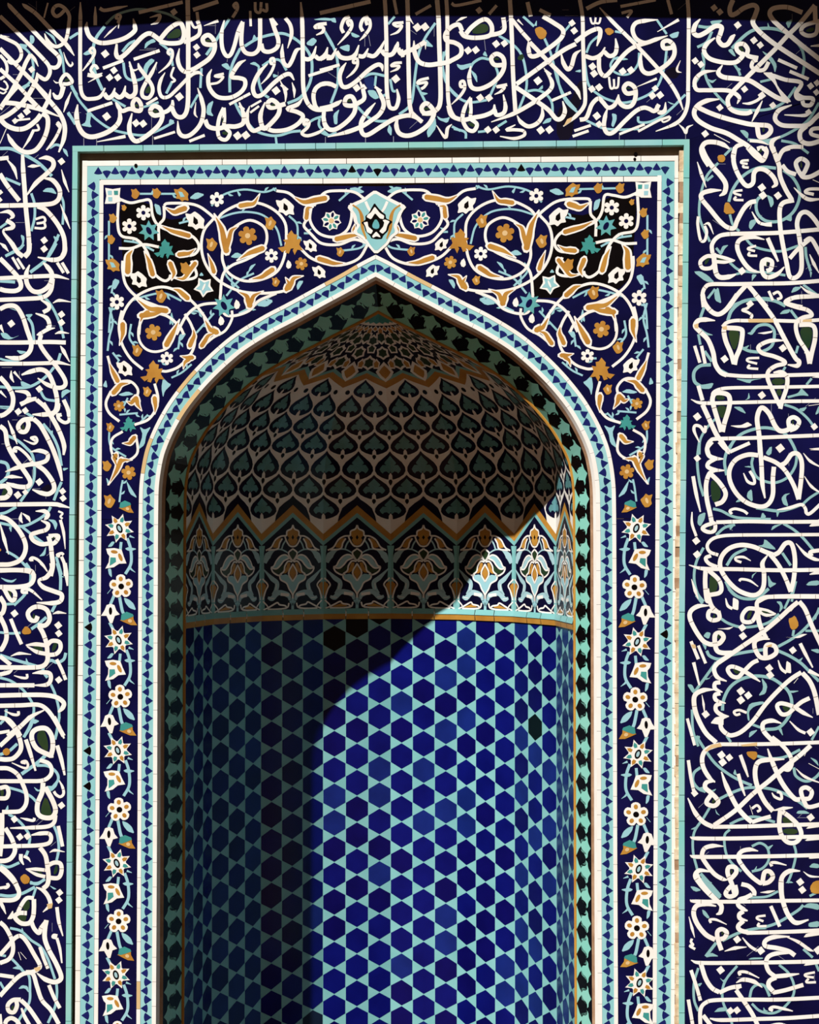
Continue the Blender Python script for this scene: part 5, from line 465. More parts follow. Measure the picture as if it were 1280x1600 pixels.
# ================================================================ arch outlines
def resample(pts, step):
    out = [pts[0]]; acc = 0
    for a_, b_ in zip(pts, pts[1:]):
        l = math.hypot(b_[0] - a_[0], b_[1] - a_[1]); d = step - acc
        while d <= l:
            out.append((a_[0] + (b_[0] - a_[0]) * d / l, a_[1] + (b_[1] - a_[1]) * d / l)); d += step
        acc = l - (d - step)
    if math.hypot(out[-1][0] - pts[-1][0], out[-1][1] - pts[-1][1]) > step * .3: out.append(pts[-1])
    else: out[-1] = pts[-1]
    return out
LEFT_ARCH = [(212.8, 1720), (213.3, 1600), (215, 1300), (216, 1000), (216.4, 900), (217, 800), (218.6, 753), (225, 712), (234, 684), (247, 656), (264, 627), (285, 599), (308, 573), (336, 546), (366, 521.5), (410, 494), (450, 473), (490, 451), (530, 429.5), (562, 411), (587, 398)]
def wx(p): q = at(p[0], p[1], PANEL); return (q.x, q.z)
half = [wx((x, y)) for x, y, _ in spline([(x, y, 1) for x, y in LEFT_ARCH], 8)]
AX = half[-1][0]
half = resample(half, .012)
A0 = half + [(2 * AX - x, z) for x, z in half[-2::-1]]
NA = len(A0); MIDX = len(half) - 1
def inset(line, d, dtop=None, zs=0.0, tidy=True):
    """offset towards the inside (right of travel), mitred"""
    out = []
    for i, (x, z) in enumerate(line):
        x0, z0 = line[max(0, i - 1)]; x1, z1 = line[min(len(line) - 1, i + 1)]
        a1 = Vector((x - x0, z - z0)) if i else Vector((x1 - x, z1 - z)); a2 = Vector((x1 - x, z1 - z)) if i < len(line) - 1 else a1
        a1.normalize(); a2.normalize(); n1 = Vector((a1.y, -a1.x)); n2 = Vector((a2.y, -a2.x)); m = n1 + n2; m.normalize()
        dd = d if dtop is None else d + (dtop - d) * min(1, max(0, (z - zs) / (line[len(line) // 2][1] - zs)))
        s_ = dd / max(.35, m.dot(n1)); out.append((x + m.x * s_, z + m.y * s_))
    if not tidy: return out
    mi = len(line) // 2; tip = out[mi]                # offsets that would cross the axis end in the mitre of the tip
    return [tip if (i < mi and q[0] > tip[0]) or (i > mi and q[0] < tip[0]) else q for i, q in enumerate(out)]
A1, A2, A3 = inset(A0, 6.0 * U), inset(A0, 24.5 * U), inset(A0, 31.0 * U)
w3 = lambda y: (lambda x, z: Vector((x, y, z)))
ab = thing('arch_border', 'turquoise border with navy triangles edged in white following the pointed arch', 'border', (AX, PANEL, A0[MIDX][1]))
for la, lb in ((A0, A1), (A2, A3)):
    for sl in (slice(0, MIDX + 1), slice(MIDX, NA)):
        p = Part(); a_, b_ = la[sl], lb[sl]; i = 0
        while i < len(a_) - 1:
            j = min(len(a_) - 1, i + random.randint(8, 13))
            qa, qb = list(a_[i:j + 1]), list(b_[i:j + 1])
            for e_ in ((0, 1), (-1, -2)):                    # leave a hairline joint
                for q in (qa, qb): q[e_[0]] = tuple(q[e_[0]][c] + (q[e_[1]][c] - q[e_[0]][c]) * .05 for c in (0, 1))
            f_ = PANEL - .0016; kk = 'OP' if random.random() < .05 else 'W'
            p.strip(qa, qb, kk, w3(f_))
            p.strip([(*q[:1], f_, q[1]) for q in qb], [(q[0], PANEL + .012, q[1]) for q in qb], kk)
            p.strip([(q[0], PANEL + .012, q[1]) for q in qa], [(q[0], f_, q[1]) for q in qa], kk)
            i = j
        obj('edging', p, ab)
p = Part(); p.strip(A1, A2, 'TB', w3(PANEL - .0003)); obj('band_tile', p, ab)
cen = inset(A0, 15.2 * U)
for sl, k0 in ((slice(0, MIDX + 1), 1), (slice(MIDX, NA), 0)):
    p = Part()                   # drawn in metres: x to the right, z up, so the band runs with its normal to the left
    line = [(x, -z) for x, z in cen[sl]]
    band_run(p, lambda x, z: Vector((x, PANEL - .0009, -z)), line, 19.5 * U, 27.4 * U, k0=k0, odd='NT')
    obj('triangle_tile', p, ab)

# ================================================================ mosaic flowers
def lobes(n, r0, r1, rot=0.0, m=6):
    out = []
    for i in range(n * m):
        a_ = rot + i / (n * m) * 2 * math.pi; c = abs(math.cos((a_ - rot) * n / 2)) ** .55
        rr = r0 + (r1 - r0) * c; out.append((rr * math.cos(a_), rr * math.sin(a_)))
    return out
def spikes(n, r0, r1, rot=0.0, belly=.8):
    out = []
    for i in range(n):
        a_ = rot + i / n * 2 * math.pi; st = math.pi / n
        for f_, rr in ((0, r1), (.32, r0 + (r1 - r0) * .45), (.8, r0)):
            out.append((rr * math.cos(a_ + st * f_), rr * math.sin(a_ + st * f_)))
        for f_, rr in ((1.2, r0), (1.68, r0 + (r1 - r0) * .45)):
            out.append((rr * math.cos(a_ + st * f_), rr * math.sin(a_ + st * f_)))
    return out
def disc(r, n=14): return [(r * math.cos(i / n * 2 * math.pi), r * math.sin(i / n * 2 * math.pi)) for i in range(n)]
def oval(a_, b_, rot, n=14):
    c, s_ = math.cos(rot), math.sin(rot)
    return [(a_ * math.cos(t) * c - b_ * math.sin(t) * s_, a_ * math.cos(t) * s_ + b_ * math.sin(t) * c) for t in [i / n * 2 * math.pi for i in range(n)]]
PALM = [(-.95, .35), (-.45, .25), (-.35, -.05), (-.55, -.25), (-.2, -.3), (-.25, -.6), (.1, -1.0), (.3, -.7), (.55, -.65), (.5, -.3), (.85, -.35), (.7, .1), (1.0, .55), (.55, .5), (.35, .9), (.2, .55), (.28, .38), (.05, .42), (-.1, .8), (-.4, .7), (-.3, .5), (-.6, .7)]
TULIP = [(-1.0, -.75), (-.45, -.65), (-.05, -.95), (.45, -.6), (.95, -.1), (.85, .35), (.98, .85), (.4, .72), (.1, .95), (-.25, .6), (-.75, .55), (-.6, .1), (-.85, -.2)]
BUD = [(-.8, -.9), (-.25, -.7), (.15, -1.0), (.45, -.55), (.9, -.15), (.62, .45), (.25, .95), (-.25, .9), (-.7, .45), (-.55, -.1)]
def flower(kind, x, y, r, fn, parent, rot=0.0):
    """a flower of the mosaic as a part with its own pieces as sub-parts"""
    def piece(name, k, shape, z, par, dx=0, dy=0, sc=1.0):
        p_ = Part(); c, s_ = math.cos(rot), math.sin(rot)
        pts = [(dx + u * sc, dy + v * sc) for u, v in shape]
        p_.poly([(x + r * (u * c - v * s_), y + r * (u * s_ + v * c)) for u, v in pts], k, fn(z)); return obj(name, p_, par)
    a_, b_, c_ = .0015, .0019, .0023
    if kind == 'ocher':
        o_ = piece('rosette', 'O', lobes(6, .62, 1.0, .3), a_, parent); piece('flower_core', 'OP', disc(.28), b_, o_)
    elif kind == 'white':
        o_ = piece('rosette', 'W', lobes(6, .55, 1.0, .5), a_, parent); piece('flower_core', 'N', disc(.27), b_, o_)
    elif kind == 'tulip':
        o_ = piece('tulip_flower', 'W', round_off(TULIP, .15), a_, parent); piece('flower_core', 'K', [(-.15, -.45), (.25, -.1), (.3, .25), (.05, .42), (-.2, .2)], b_, o_)
    elif kind == 'budo':
        o_ = piece('bud', 'O', round_off(BUD, .15), a_, parent); piece('flower_core', 'OP', oval(.2, .42, .3), b_, o_)
    elif kind == 'budt':
        o_ = piece('bud', 'O', round_off(TULIP, .15), a_, parent); piece('flower_core', 'T', [(-.4, -.4), (.1, -.3), (.45, .3), (-.1, .35)], b_, o_)
    elif kind == 'plain': piece('bud', 'O', round_off(BUD, .2), a_, parent)
    elif kind in ('teal', 'tealw'):
        if kind == 'tealw':
            o_ = piece('star_flower', 'W', spikes(5, .68, 1.05, .4), a_, parent); o2 = piece('petal', 'T', spikes(5, .45, .82, .4), b_, o_)
            piece('flower_core', 'W', oval(.1, .4, .4), c_, o_)
        else:
            o_ = piece('star_flower', 'LT', spikes(7, .62, 1.05, .2), a_, parent); piece('flower_core', 'N', oval(.24, .42, -.5), b_, o_)
    elif kind == 'palm': piece('palmette_leaf', 'TD', PALM, a_, parent)
    elif kind == 'opalm': piece('palmette_leaf', 'O', PALM, a_, parent)
    elif kind == 'square':
        o_ = piece('corner_flower', 'W', [(-.9, -.95), (0, -.8), (.95, -.95), (.85, 0), (1, .7), (.4, .85), (.3, .95), (-.95, .98), (-.75, 0)], a_, parent)
        for dx, dy in ((-.35, -.35), (.4, -.35), (-.3, .42)): piece('petal', 'TD' if dx > 0 else 'T', [(-.3, -.3), (.3, -.3), (.3, .3), (-.25, .3)], b_, o_, dx, dy, .85)
    elif kind == 'medal':
        o_ = piece('rosette', 'W', spikes(8, .82, 1.02, .2), a_, parent)
        for i in range(8):
            q = i / 8 * 2 * math.pi + .2; piece('petal', 'N' if i % 3 == 0 else 'TD', oval(.26, .14, q), b_, o_, .58 * math.cos(q), .6 * math.sin(q))
        piece('flower_core', 'OP', disc(.26), b_, o_)
    elif kind == 'wbud': piece('bud', 'W', [(-.2, -1), (.35, -.55), (.6, .1), (.35, .75), (-.2, .95), (-.6, .5), (-.55, -.2)], a_, parent)
    elif kind == 'twin':
        o_ = piece('bud', 'O', [(-.95, .1), (-.2, -.05), (.6, -.35), (.62, .1), (1.0, .75), (.3, .7), (-.25, .45)], a_, parent)
        piece('sepal', 'TD', [(-.85, .05), (-.75, -.55), (-.15, -.85), (.55, -.55), (.65, -.3), (0, -.05), (-.55, .12)], b_, o_); piece('flower_core', 'OP', oval(.24, .2, .5), c_, o_, .2, .22)
    elif kind == 'six':
        o_ = piece('rosette', 'W', lobes(5, .66, 1.0, -.35), a_, parent)
        for i in range(5):
            q = i / 5 * 2 * math.pi - .35; piece('petal', 'O', oval(.2, .17, q), b_, o_, .62 * math.cos(q), .62 * math.sin(q))
        piece('flower_core', 'K', disc(.24), b_, o_)
    elif kind == 'star':
        o_ = piece('star_flower', 'W', spikes(8, .62, 1.0, .3), a_, parent)
        for i in range(8):
            q = i / 8 * 2 * math.pi + .3; piece('petal', 'O' if i % 2 else ('TD' if i % 4 else 'G'), [(.2, 0), (0, .13), (-.2, .08), (-.2, -.08), (0, -.13)] if True else 0, b_, o_, 0, 0, 1) if False else None
            p_ = Part(); c, s_ = math.cos(q), math.sin(q)
            sh = [(.82, 0), (.62, .13), (.44, .1), (.44, -.1), (.62, -.13)]
            p_.poly([(x + r * (u * c - v * s_), y + r * (u * s_ + v * c)) for u, v in sh], 'O' if i % 2 else 'TD', fn(b_)); obj('petal', p_, o_)
        piece('flower_core', 'K', oval(.2, .33, -.35), b_, o_); piece('flower_eye', 'L', oval(.1, .2, -.35), c_, o_)
    elif kind == 'trio':
        o_ = piece('tulip_flower', 'W', [(-.98, -.9), (-.2, -.98), (.5, -.85), (.72, -.2), (1.0, .45), (.3, .5), (-.2, .85), (-1.0, 1.0), (-.7, .4), (-.65, -.2), (-.85, -.45)], a_, parent)
        piece('petal', 'O', oval(.33, .16, .1), b_, o_, -.2, -.62); piece('petal', 'O', oval(.4, .17, 1.15), b_, o_, .4, -.12); piece('petal', 'TD', [(-.3, -.3), (.2, -.3), (.25, .1), (-.1, .35), (-.35, .5)], b_, o_, -.25, .22)
    elif kind == 'pod':
        o_ = piece('bud', 'W', [(0, -1), (.4, -.85), (.6, -.3), (.95, .1), (.45, .25), (.2, 1), (-.05, 1), (-.4, .25), (-.98, .25), (-.62, -.3), (-.4, -.85)], a_, parent); piece('flower_core', 'K', oval(.17, .4, .0), b_, o_, 0, -.25)
    return None

# ================================================================ spandrels
def spandrel(label, mirror, corners):
    fn = plane(PANEL, mirror)
    t = thing('spandrel_panel', label, 'spandrel', fn(0)(300, 420), 'arabesque spandrels over the arch')
    g = Part()
    q = list(half); i0 = next(i for i, v in enumerate(q) if v[1] > at(216, 812, PANEL).z)
    pts = [corners(0), corners(1), (AX, at(588, 291, PANEL).z)] + q[:i0 - 1:-1]
    if mirror is not None: pts = pts[:3] + [(2 * mirror - x, z) for x, z in q[:i0 - 1:-1]]
    g.poly([(x, -z) for x, z in pts], 'N', lambda x, z: Vector((x, PANEL, -z)))
    obj('ground_tile', g, t)
    L = {}; n = 0
    fl_ = []; singles = []
    for kind, k, d in parse(SPAN):
        n += 1; eps = (n % 50) * 3e-6
        if kind == 'flower': fl_.append((k, d)); continue
        if kind == 'leafdrop':
            (a_, b_, c_), r = d; r *= 1.36
            lx, ly = c_[0] - b_[0], c_[1] - b_[1]; l = math.hypot(lx, ly); e_ = (c_[0] + lx / l * r * .42, c_[1] + ly / l * r * .42)
            mid_ = ((b_[0] + c_[0]) / 2, (b_[1] + c_[1]) / 2)
            A, B = ribbon([(*a_, r * .12), (*b_, r * .72), (*mid_, r * .88), (*c_, r * .84), (*e_, r * .3)]); p1 = Part(); p1.strip(B, A, 'W', fn(.0010 + eps))
            a2 = (a_[0] * .72 + b_[0] * .28, a_[1] * .72 + b_[1] * .28); e2 = (c_[0] + lx / l * r * .2, c_[1] + ly / l * r * .2)
            A, B = ribbon([(*a2, r * .06), (*b_, r * .38), (*mid_, r * .5), (*c_, r * .5), (*e2, r * .16)]); p2 = Part(); p2.strip(B, A, 'O', fn(.0013 + eps)); singles.append(('scroll_leaf', p1, p2))
        elif kind == 'stroke':
            if k == 'T' and len(d) >= 2:
                c_ = spline(d); sz = d[0][2] * 2.6
                for fr_ in (.3, .72):
                    j = int(len(c_) * fr_); x_, y_, _ = c_[j]; x1, y1, _ = c_[min(len(c_) - 1, j + 1)]; tx, ty = x1 - x_, y1 - y_; l = math.hypot(tx, ty) or 1; tx /= l; ty /= l
                    sd = 1 if (n + j) % 2 else -1; hx, hy = -ty * sd, tx * sd
                    q_ = [(x_, y_), (x_ + tx * sz * .5 + hx * sz * .25, y_ + ty * sz * .5 + hy * sz * .25), (x_ + tx * sz * 1.1 + hx * sz * .9, y_ + ty * sz * 1.1 + hy * sz * .9), (x_ + tx * sz * .35 + hx * sz * .75, y_ + ty * sz * .35 + hy * sz * .75)]
                    p1 = Part(); p1.poly(round_off(q_, .15), 'T', fn(.0005 + eps)); singles.append(('leaf', p1, None))
            A, B = ribbon(d); p1 = Part(); p1.brush(B, A, k, fn, (.0008 if k == 'W' else .0003) + eps); singles.append(('scroll_vine' if k == 'W' else 'vine', p1, None))
        elif k == 'K': p1 = Part(); p1.poly(round_off(d), 'K', fn(.0002)); singles.append(('patch_tile', p1, None))
        else: p1 = Part(); p1.poly(round_off(d, .18), 'T', fn(.0006 + eps)); singles.append(('leaf', p1, None))
    for nm, p1, p2 in singles:
        for p_ in (p1, p2):
            if p_ and mirror is not None: p_.f = [f_[::-1] for f_ in p_.f]
        o_ = obj(nm, p1, t)
        if p2: obj('leaf_inlay', p2, o_)
    for nm, p_ in L.items():
        if p_.empty(): continue
        if mirror is not None: p_.f = [f_[::-1] for f_ in p_.f]
        obj(nm, p_, t)
    for k, (x, y, r) in fl_: flower(k, x, y, r, fn, t)
    return t
zl = at(161, 289, PANEL)
def cl(i): return ((at(155, 812, PANEL).x - .004, at(160, 812, PANEL).z), (zl.x - .003, at(300, 284, PANEL).z))[i]
def cr(i):
    pr = at(1028.5, 812, PANEL); return ((pr.x + .004, at(160, 812, PANEL).z), (at(1029, 284, PANEL).x + .003, at(300, 284, PANEL).z))[i]
spandrel('arabesque mosaic corner left of the arch point', None, cl)
spandrel('arabesque mosaic corner right of the arch point', AX + .0005, cr)
pd = thing('pendant_medallion', 'turquoise pendant with a white lily standing on the tip of the arch', 'medallion', at(587, 350, PANEL))
def pend(pts): return [(530 + x / 9.41, 280 + y / 9.41) for x, y in pts]
def pp(name, k, pts, z, par=pd, rd=.12):
    q = Part(); q.poly(round_off(pend(pts), rd), k, pan(z)); return obj(name, q, par)
out = [(525, 160), (640, 225), (790, 300), (1000, 400), (930, 480), (890, 600), (845, 690), (880, 790), (790, 850), (720, 960), (690, 990), (540, 1115), (430, 990), (400, 940), (330, 860), (190, 790), (270, 680), (220, 640), (200, 520), (110, 400), (250, 330), (350, 290), (430, 225)]
pp('pendant_edge', 'W', out, .0026, pd, .2); cx_, cy_ = 550, 640
pp('pendant_ground', 'TB', [(cx_ + (x - cx_) * .84, cy_ + (y - cy_) * .9) for x, y in out], .0030, pd, .2)
for s_ in (1, -1):
    mx = lambda pts: [(550 + s_ * (x - 550), y) for x, y in pts]
    q = Part(); A, B = ribbon([(530 + x / 9.41, 280 + y / 9.41, w_ / 9.41) for (x, y), w_ in zip(mx([(390, 330), (430, 420), (480, 500)]), (40, 40, 30))]); q.strip(B, A, 'W', pan(.0033))
    A, B = ribbon([(530 + x / 9.41, 280 + y / 9.41, w_ / 9.41) for (x, y), w_ in zip(mx([(200, 380), (290, 450), (335, 560), (345, 720), (400, 880)]), (22, 30, 55, 45, 20))]); q.strip(B, A, 'O', pan(.0032)); obj('leaf_vein', q, pd)
pp('lily_edge', 'K', [(522, 350), (580, 430), (640, 490), (685, 520), (690, 580), (790, 625), (740, 680), (720, 760), (650, 830), (630, 880), (550, 885), (475, 870), (455, 830), (390, 770), (370, 690), (325, 640), (390, 600), (385, 545), (440, 500), (475, 430)], .0036, pd, .15)
pp('petal', 'W', [(525, 405), (600, 500), (665, 540), (655, 590), (600, 580), (530, 500), (470, 595), (405, 560), (420, 525), (470, 490)], .0040)
pp('petal', 'W', [(360, 640), (420, 625), (430, 700), (500, 760), (470, 810), (410, 780), (390, 700)], .0040)
pp('petal', 'W', [(745, 625), (680, 595), (640, 605), (665, 640), (650, 700), (590, 770), (640, 805), (690, 760), (710, 680)], .0040)
pp('petal', 'W', [(545, 770), (600, 830), (610, 860), (550, 840), (500, 865), (485, 840)], .0040)
pp('flower_core', 'LT', [(540, 575), (595, 660), (590, 725), (540, 735), (490, 715), (490, 660)], .0040, pd, .25)

# ================================================================ upright strips of flowers either side of the arch
def flower_strip(label, mirror):
    fn0 = plane(PANEL, mirror)
    t = thing('flower_strip', label, 'mosaic strip', fn0(0)(187, 1200), 'flower strips beside the arch')
    g = Part()
    ys = (811, 1000, 1200, 1400, 1690)
    la = [at(rows(y)[0][3] - 1.5, y, PANEL) for y in ys] if mirror is None else [at(rows(y)[1][0] + 1.5, y, PANEL) for y in ys]
    sg = 1 if mirror is None else -1
    lb = []
    for p_ in la:
        i = min(range(MIDX), key=lambda j: abs(half[j][1] - p_.z)); x = half[i][0] + .003
        lb.append(Vector((x if mirror is None else 2 * mirror - x, PANEL, p_.z)))
    g.strip(la, lb, 'N') if sg < 0 else g.strip(lb, la, 'N'); obj('ground_tile', g, t)
    bits = []
    for k in range(-1, 5):
        y0 = 916.3 + k * 174.4 + (0, 0, -2, 0, 0, 0)[k + 1]; dx = -.0078 * (y0 - 916.3)
        tr = lambda x, y: (150 + x / 8.42 + dx, 880 + y / 8.42 + y0 - 916.3)
        ok = lambda y: 812 < 880 + y / 8.42 + y0 - 916.3 < 1680
        for x, y, r, kind in ((333, 305, 160, 'six'), (192, 660, 128, 'pod'), (425, 735, 115, 'twin'), (298, 1010, 195, 'star'), (255, 1405, 138, 'trio')):
            if ok(y): cx, cy = tr(x, y); flower(kind, cx, cy, r / 8.42, fn0, t, rot=random.uniform(-.08, .08))
        for e_ in ('40 310,440 340,600 360,660', '38 250,400 190,540', '38 180,780 240,900', '36 320,1190 310,1290', '38 400,1140 440,1260 455,1400 440,1500 375,1610', '36b 200,340 150,400', '30e 430,1110 495,1135'):
            pts = parse_stroke(e_)
            if all(ok(y) for _, y, _ in pts): A, B = ribbon([(*tr(x, y), w_ / 8.42) for x, y, w_ in pts]); v_ = Part(); v_.strip(B, A, 'T', fn0(.0005)); bits.append(('vine', v_))
        for pts in ([(365, 450), (440, 480), (495, 530), (530, 620), (440, 590), (385, 520)], [(370, 1275), (420, 1255), (530, 1280), (450, 1310), (400, 1300)], [(440, 1500), (460, 1540), (520, 1600), (430, 1550)], [(200, 1180), (240, 1190), (200, 1250), (140, 1255)], [(145, 1540), (190, 1540), (200, 1660), (160, 1620)]):
            if all(ok(y) for _, y in pts): v_ = Part(); v_.poly(round_off([tr(x, y) for x, y in pts], .18), 'T', fn0(.0006)); bits.append(('leaf', v_))
    for nm, p_ in bits:
        if mirror is not None: p_.f = [f_[::-1] for f_ in p_.f]
        obj(nm, p_, t)
flower_strip('upright mosaic strip of flowers down the left side of the arch', None)
flower_strip('upright mosaic strip of flowers down the right side of the arch', AX + .0005)

# ================================================================ reveal of the arch: plaster lip, then a splayed band of stars
E1, Y1 = 8.0, 14.0
E2, Y2 = 30.0, 60.0
A3R = inset(A0, 31.0 * U, tidy=False)
R1 = [(x, PANEL + Y1 * U, z) for x, z in inset(A3R, E1 * U, tidy=False)]
R2 = [(x, PANEL + Y2 * U, z) for x, z in inset(A3R, E2 * U, 41.5 * U, at(250, 720, PANEL).z, False)]
Lp = [(x, PANEL - .0004, z) for x, z in A3R]
rv = thing('arch_reveal', 'splayed reveal of the arch with a chain of black and mint stars', 'arch reveal', (AX, PANEL, A3[MIDX][1]))
p = Part(); ML = [tuple(a_[c] + (b_[c] - a_[c]) * .5 for c in range(3)) for a_, b_ in zip(Lp, R1)]
p.strip(Lp, ML, 'W'); p.strip([(x, y + .001, z) for x, y, z in ML], R1, 'P')
o = obj('plaster_lip', p, rv); o['label'] = 'worn plaster lip behind the white edging'
def J(a_, i): 
    i = max(0, min(NA - 1.001, i)); k = int(i); f_ = i - k
    q1 = Vector(R1[k]).lerp(Vector(R1[k + 1]), f_); q2 = Vector(R2[k]).lerp(Vector(R2[k + 1]), f_)
    return q1.lerp(q2, a_)
def Jn(i): 
    k = int(max(1, min(NA - 3, i))); n_ = (Vector(R2[k]) - Vector(R1[k])).cross(Vector(R1[k + 1]) - Vector(R1[k]))
    n_.normalize(); return n_ if n_.y < 0 else -n_
mdl = [tuple(J(.48, i)) for i in range(NA)]
p = Part(); p.strip(R1, mdl, 'K'); p.strip(mdl, R2, 'TJ'); obj('ground_tile', p, rv)
BLACK_STAR = [(.06, 1.0), (.26, .82), (.46, .68), (.64, .42), (1.0, 0), (.64, -.42), (.46, -.68), (.26, -.82), (.06, -1.0), (-.08, -.82), (-.26, -.7), (-.68, -.62), (-.95, -.46), (-1.0, 0), (-.95, .46), (-.68, .62), (-.26, .7), (-.08, .82)]
STAR = [(.06, 1.0), (.3, .88), (.43, .76), (.46, .52), (.56, .36), (1.0, 0), (.56, -.36), (.46, -.52), (.43, -.76), (.3, -.88), (.06, -1.0), (-.06, -.82), (-.24, -.65), (-.6, -.57), (-.89, -.48), (-.99, -.2), (-.99, .2), (-.89, .48), (-.6, .57), (-.24, .65), (-.06, .82)]
clen = [0.0]
for i in range(1, NA): clen.append(clen[-1] + (J(.5, i) - J(.5, i - 1)).length)
def idx(s_):
    lo_, hi_ = 0, NA - 1
    while hi_ - lo_ > 1:
        m_ = (lo_ + hi_) // 2
        if clen[m_] <= s_: lo_ = m_
        else: hi_ = m_
    return lo_ + (s_ - clen[lo_]) / max(1e-9, clen[hi_] - clen[lo_])
mint, blk = Part(), Part(); PER = 38.7 * U * 1.01
target_z = at(900, 878, PANEL + .09).z
ir = next(i for i in range(NA - 1, 0, -1) if J(.6, i).z > target_z); S0 = clen[ir] - clen[MIDX]
ph = S0 % PER
for side in (1, -1):
    k = 0
    while True:
        for part, a_c, ha, dph, kk in ((blk, .625, .335, 0, 'K'), (mint, .355, .315, .5, 'TJ')):
            s_ = ph + (k + dph) * PER
            if s_ + PER > clen[-1] - clen[MIDX]: continue
            c_ = clen[MIDX] + side * s_; nrm = Jn(idx(c_))
            pts = BLACK_STAR if kk == 'K' else [(-u, v) for u, v in STAR]
            if k == 0 and dph == 0 and s_ < PER * .4: continue
            fnj = lambda u, v: J(a_c + ha * u, idx(c_ + v * PER * (.46 if kk == 'K' else .475))) + nrm * .0006
            q = pts
            part.poly(q, kk, fnj)
        k += 1
        if ph + k * PER > clen[-1] - clen[MIDX]: break
obj('star_tile', blk, rv); o = obj('star_tile', mint, rv); o['label'] = 'mint turquoise star tiles of the reveal'

# ================================================================ the niche behind: half a sixteen-sided drum under a half dome
YN = PANEL + Y2 * U
IS = next(i for i in range(NA) if R2[i][2] > at(250, 930, YN).z)
XL, XR = R2[IS][0], R2[NA - 1 - IS][0]; XC = (XL + XR) / 2; RAD = (XR - XL) / 2 - .001
prof = [(z, (R2[NA - 1 - i][0] - R2[i][0]) / 2 - .001) for i, (x, y, z) in enumerate(R2[:MIDX + 1])]
ZAP = R2[MIDX][2] - .004
DZ = .012
def rad_raw(z):
    if z >= ZAP: return 0.0
    if z <= R2[IS][2]: return RAD
    for (z0, r0), (z1, r1) in zip(prof, prof[1:]):
        if z0 <= z <= z1: return min(RAD, r0 + (r1 - r0) * (z - z0) / max(1e-9, z1 - z0))
    return RAD if z < prof[0][0] else 0.0
RT = {}
def rad(z):
    k = math.floor(z / DZ); f_ = z / DZ - k
    for q in (k, k + 1):
        if q not in RT: RT[q] = max(.0005, rad_raw(q * DZ))
    return RT[k] + (RT[k + 1] - RT[k]) * f_
def corner(i): a_ = math.pi * (1 - i / 8); return math.cos(a_), math.sin(a_)
def N3(u, z, off=0.0):
    """point of the niche: u = 0..8 around (whole numbers are the creases), z height, off = towards the viewer"""
    u = max(0.0, min(8.0, u)); g = min(7, int(u)); t = u - g; r = rad(z)
    (x0, y0), (x1, y1) = corner(g), corner(g + 1)
    x, y = x0 + (x1 - x0) * t, y0 + (y1 - y0) * t
    am = math.pi * (1 - (g + .5) / 8); nx, ny = -math.cos(am), -math.sin(am)
    sl = (rad(z + DZ) - rad(z - DZ)) / (2 * DZ); k = 1 / math.sqrt(1 + sl * sl)
    return Vector((XC + r * x + nx * off * k, YN + r * y + ny * off * k, z + sl * off * k))
def z_at(py, u):
    lo_, hi_ = -3.0, ZAP - .004
    for _ in range(50):
        m_ = (lo_ + hi_) / 2
        if pix(N3(u, m_))[1] > py: lo_ = m_
        else: hi_ = m_
    return lo_
def clip(pts, ax, v, keep_less):
    out_ = []
    for i in range(len(pts)):
        a_, b_ = pts[i - 1], pts[i]; ia = (a_[ax] <= v) == keep_less or a_[ax] == v; ib = (b_[ax] <= v) == keep_less or b_[ax] == v
        if ia != ib:
            t = (v - a_[ax]) / (b_[ax] - a_[ax]); out_.append(tuple(a_[q] + (b_[q] - a_[q]) * t for q in (0, 1)))
        if ib: out_.append(b_)
    return out_
def npoly(part, pts, k, off, slices=True):
    """outline in (u, z) laid on the niche, cut at the creases and at the dome's courses"""
    us = [p_[0] for p_ in pts]; pieces = []
    for g in range(max(0, math.floor(min(us))), min(7, math.ceil(max(us)) - 1) + 1):
        q = clip(clip(pts, 0, g, False), 0, g + 1, True)
        if len(q) > 2: pieces.append((g, q))
    for g, q in pieces:
        zs = [p_[1] for p_ in q]; a_, b_ = min(zs), max(zs)
        lv = [a_ - 1] + ([i * DZ for i in range(math.ceil(a_ / DZ), math.floor(b_ / DZ) + 1)] if slices and b_ > Z_STRAIGHT else []) + [b_ + 1]
        for l0, l1 in zip(lv, lv[1:]):
            r = clip(clip(q, 1, l0, False), 1, l1, True)
            r = [p_ for i, p_ in enumerate(r) if abs(p_[0] - r[i - 1][0]) + abs(p_[1] - r[i - 1][1]) > 1e-7]
            if len(r) > 2:
                # stay inside this facet when mapping its corners
                part.poly([(p_[0], -p_[1]) for p_ in r], k, lambda u, z: N3(min(max(u, g + 1e-6), g + 1 - 1e-6), -z, off))
def nstroke(part, pts, k, off, n=5):
    A, B = ribbon([(u * SIDE, z, w_ * SIDE) for u, z, w_ in pts], n)
    A = [(x / SIDE, z) for x, z in A]; B = [(x / SIDE, z) for x, z in B]
    for i in range(len(A) - 1):
        npoly(part, [A[i], A[i + 1], B[i + 1], B[i]], k, off, False)
Z_STRAIGHT = at(590, 870, YN).z
ZB = -4.0
Z_LEDGE = z_at(966, 4)         # top of the cobalt hexagons
Z_BASE = z_at(951.5, 3.5)      # foot of the palmette panels
ZV0, ZV1, ZV2 = z_at(834.5, 4), z_at(845.6, 4), z_at(852.5, 4)
ZP0, ZP1, ZP2 = z_at(789.5, 3.5), z_at(801.5, 3.5), z_at(808.5, 3.5)
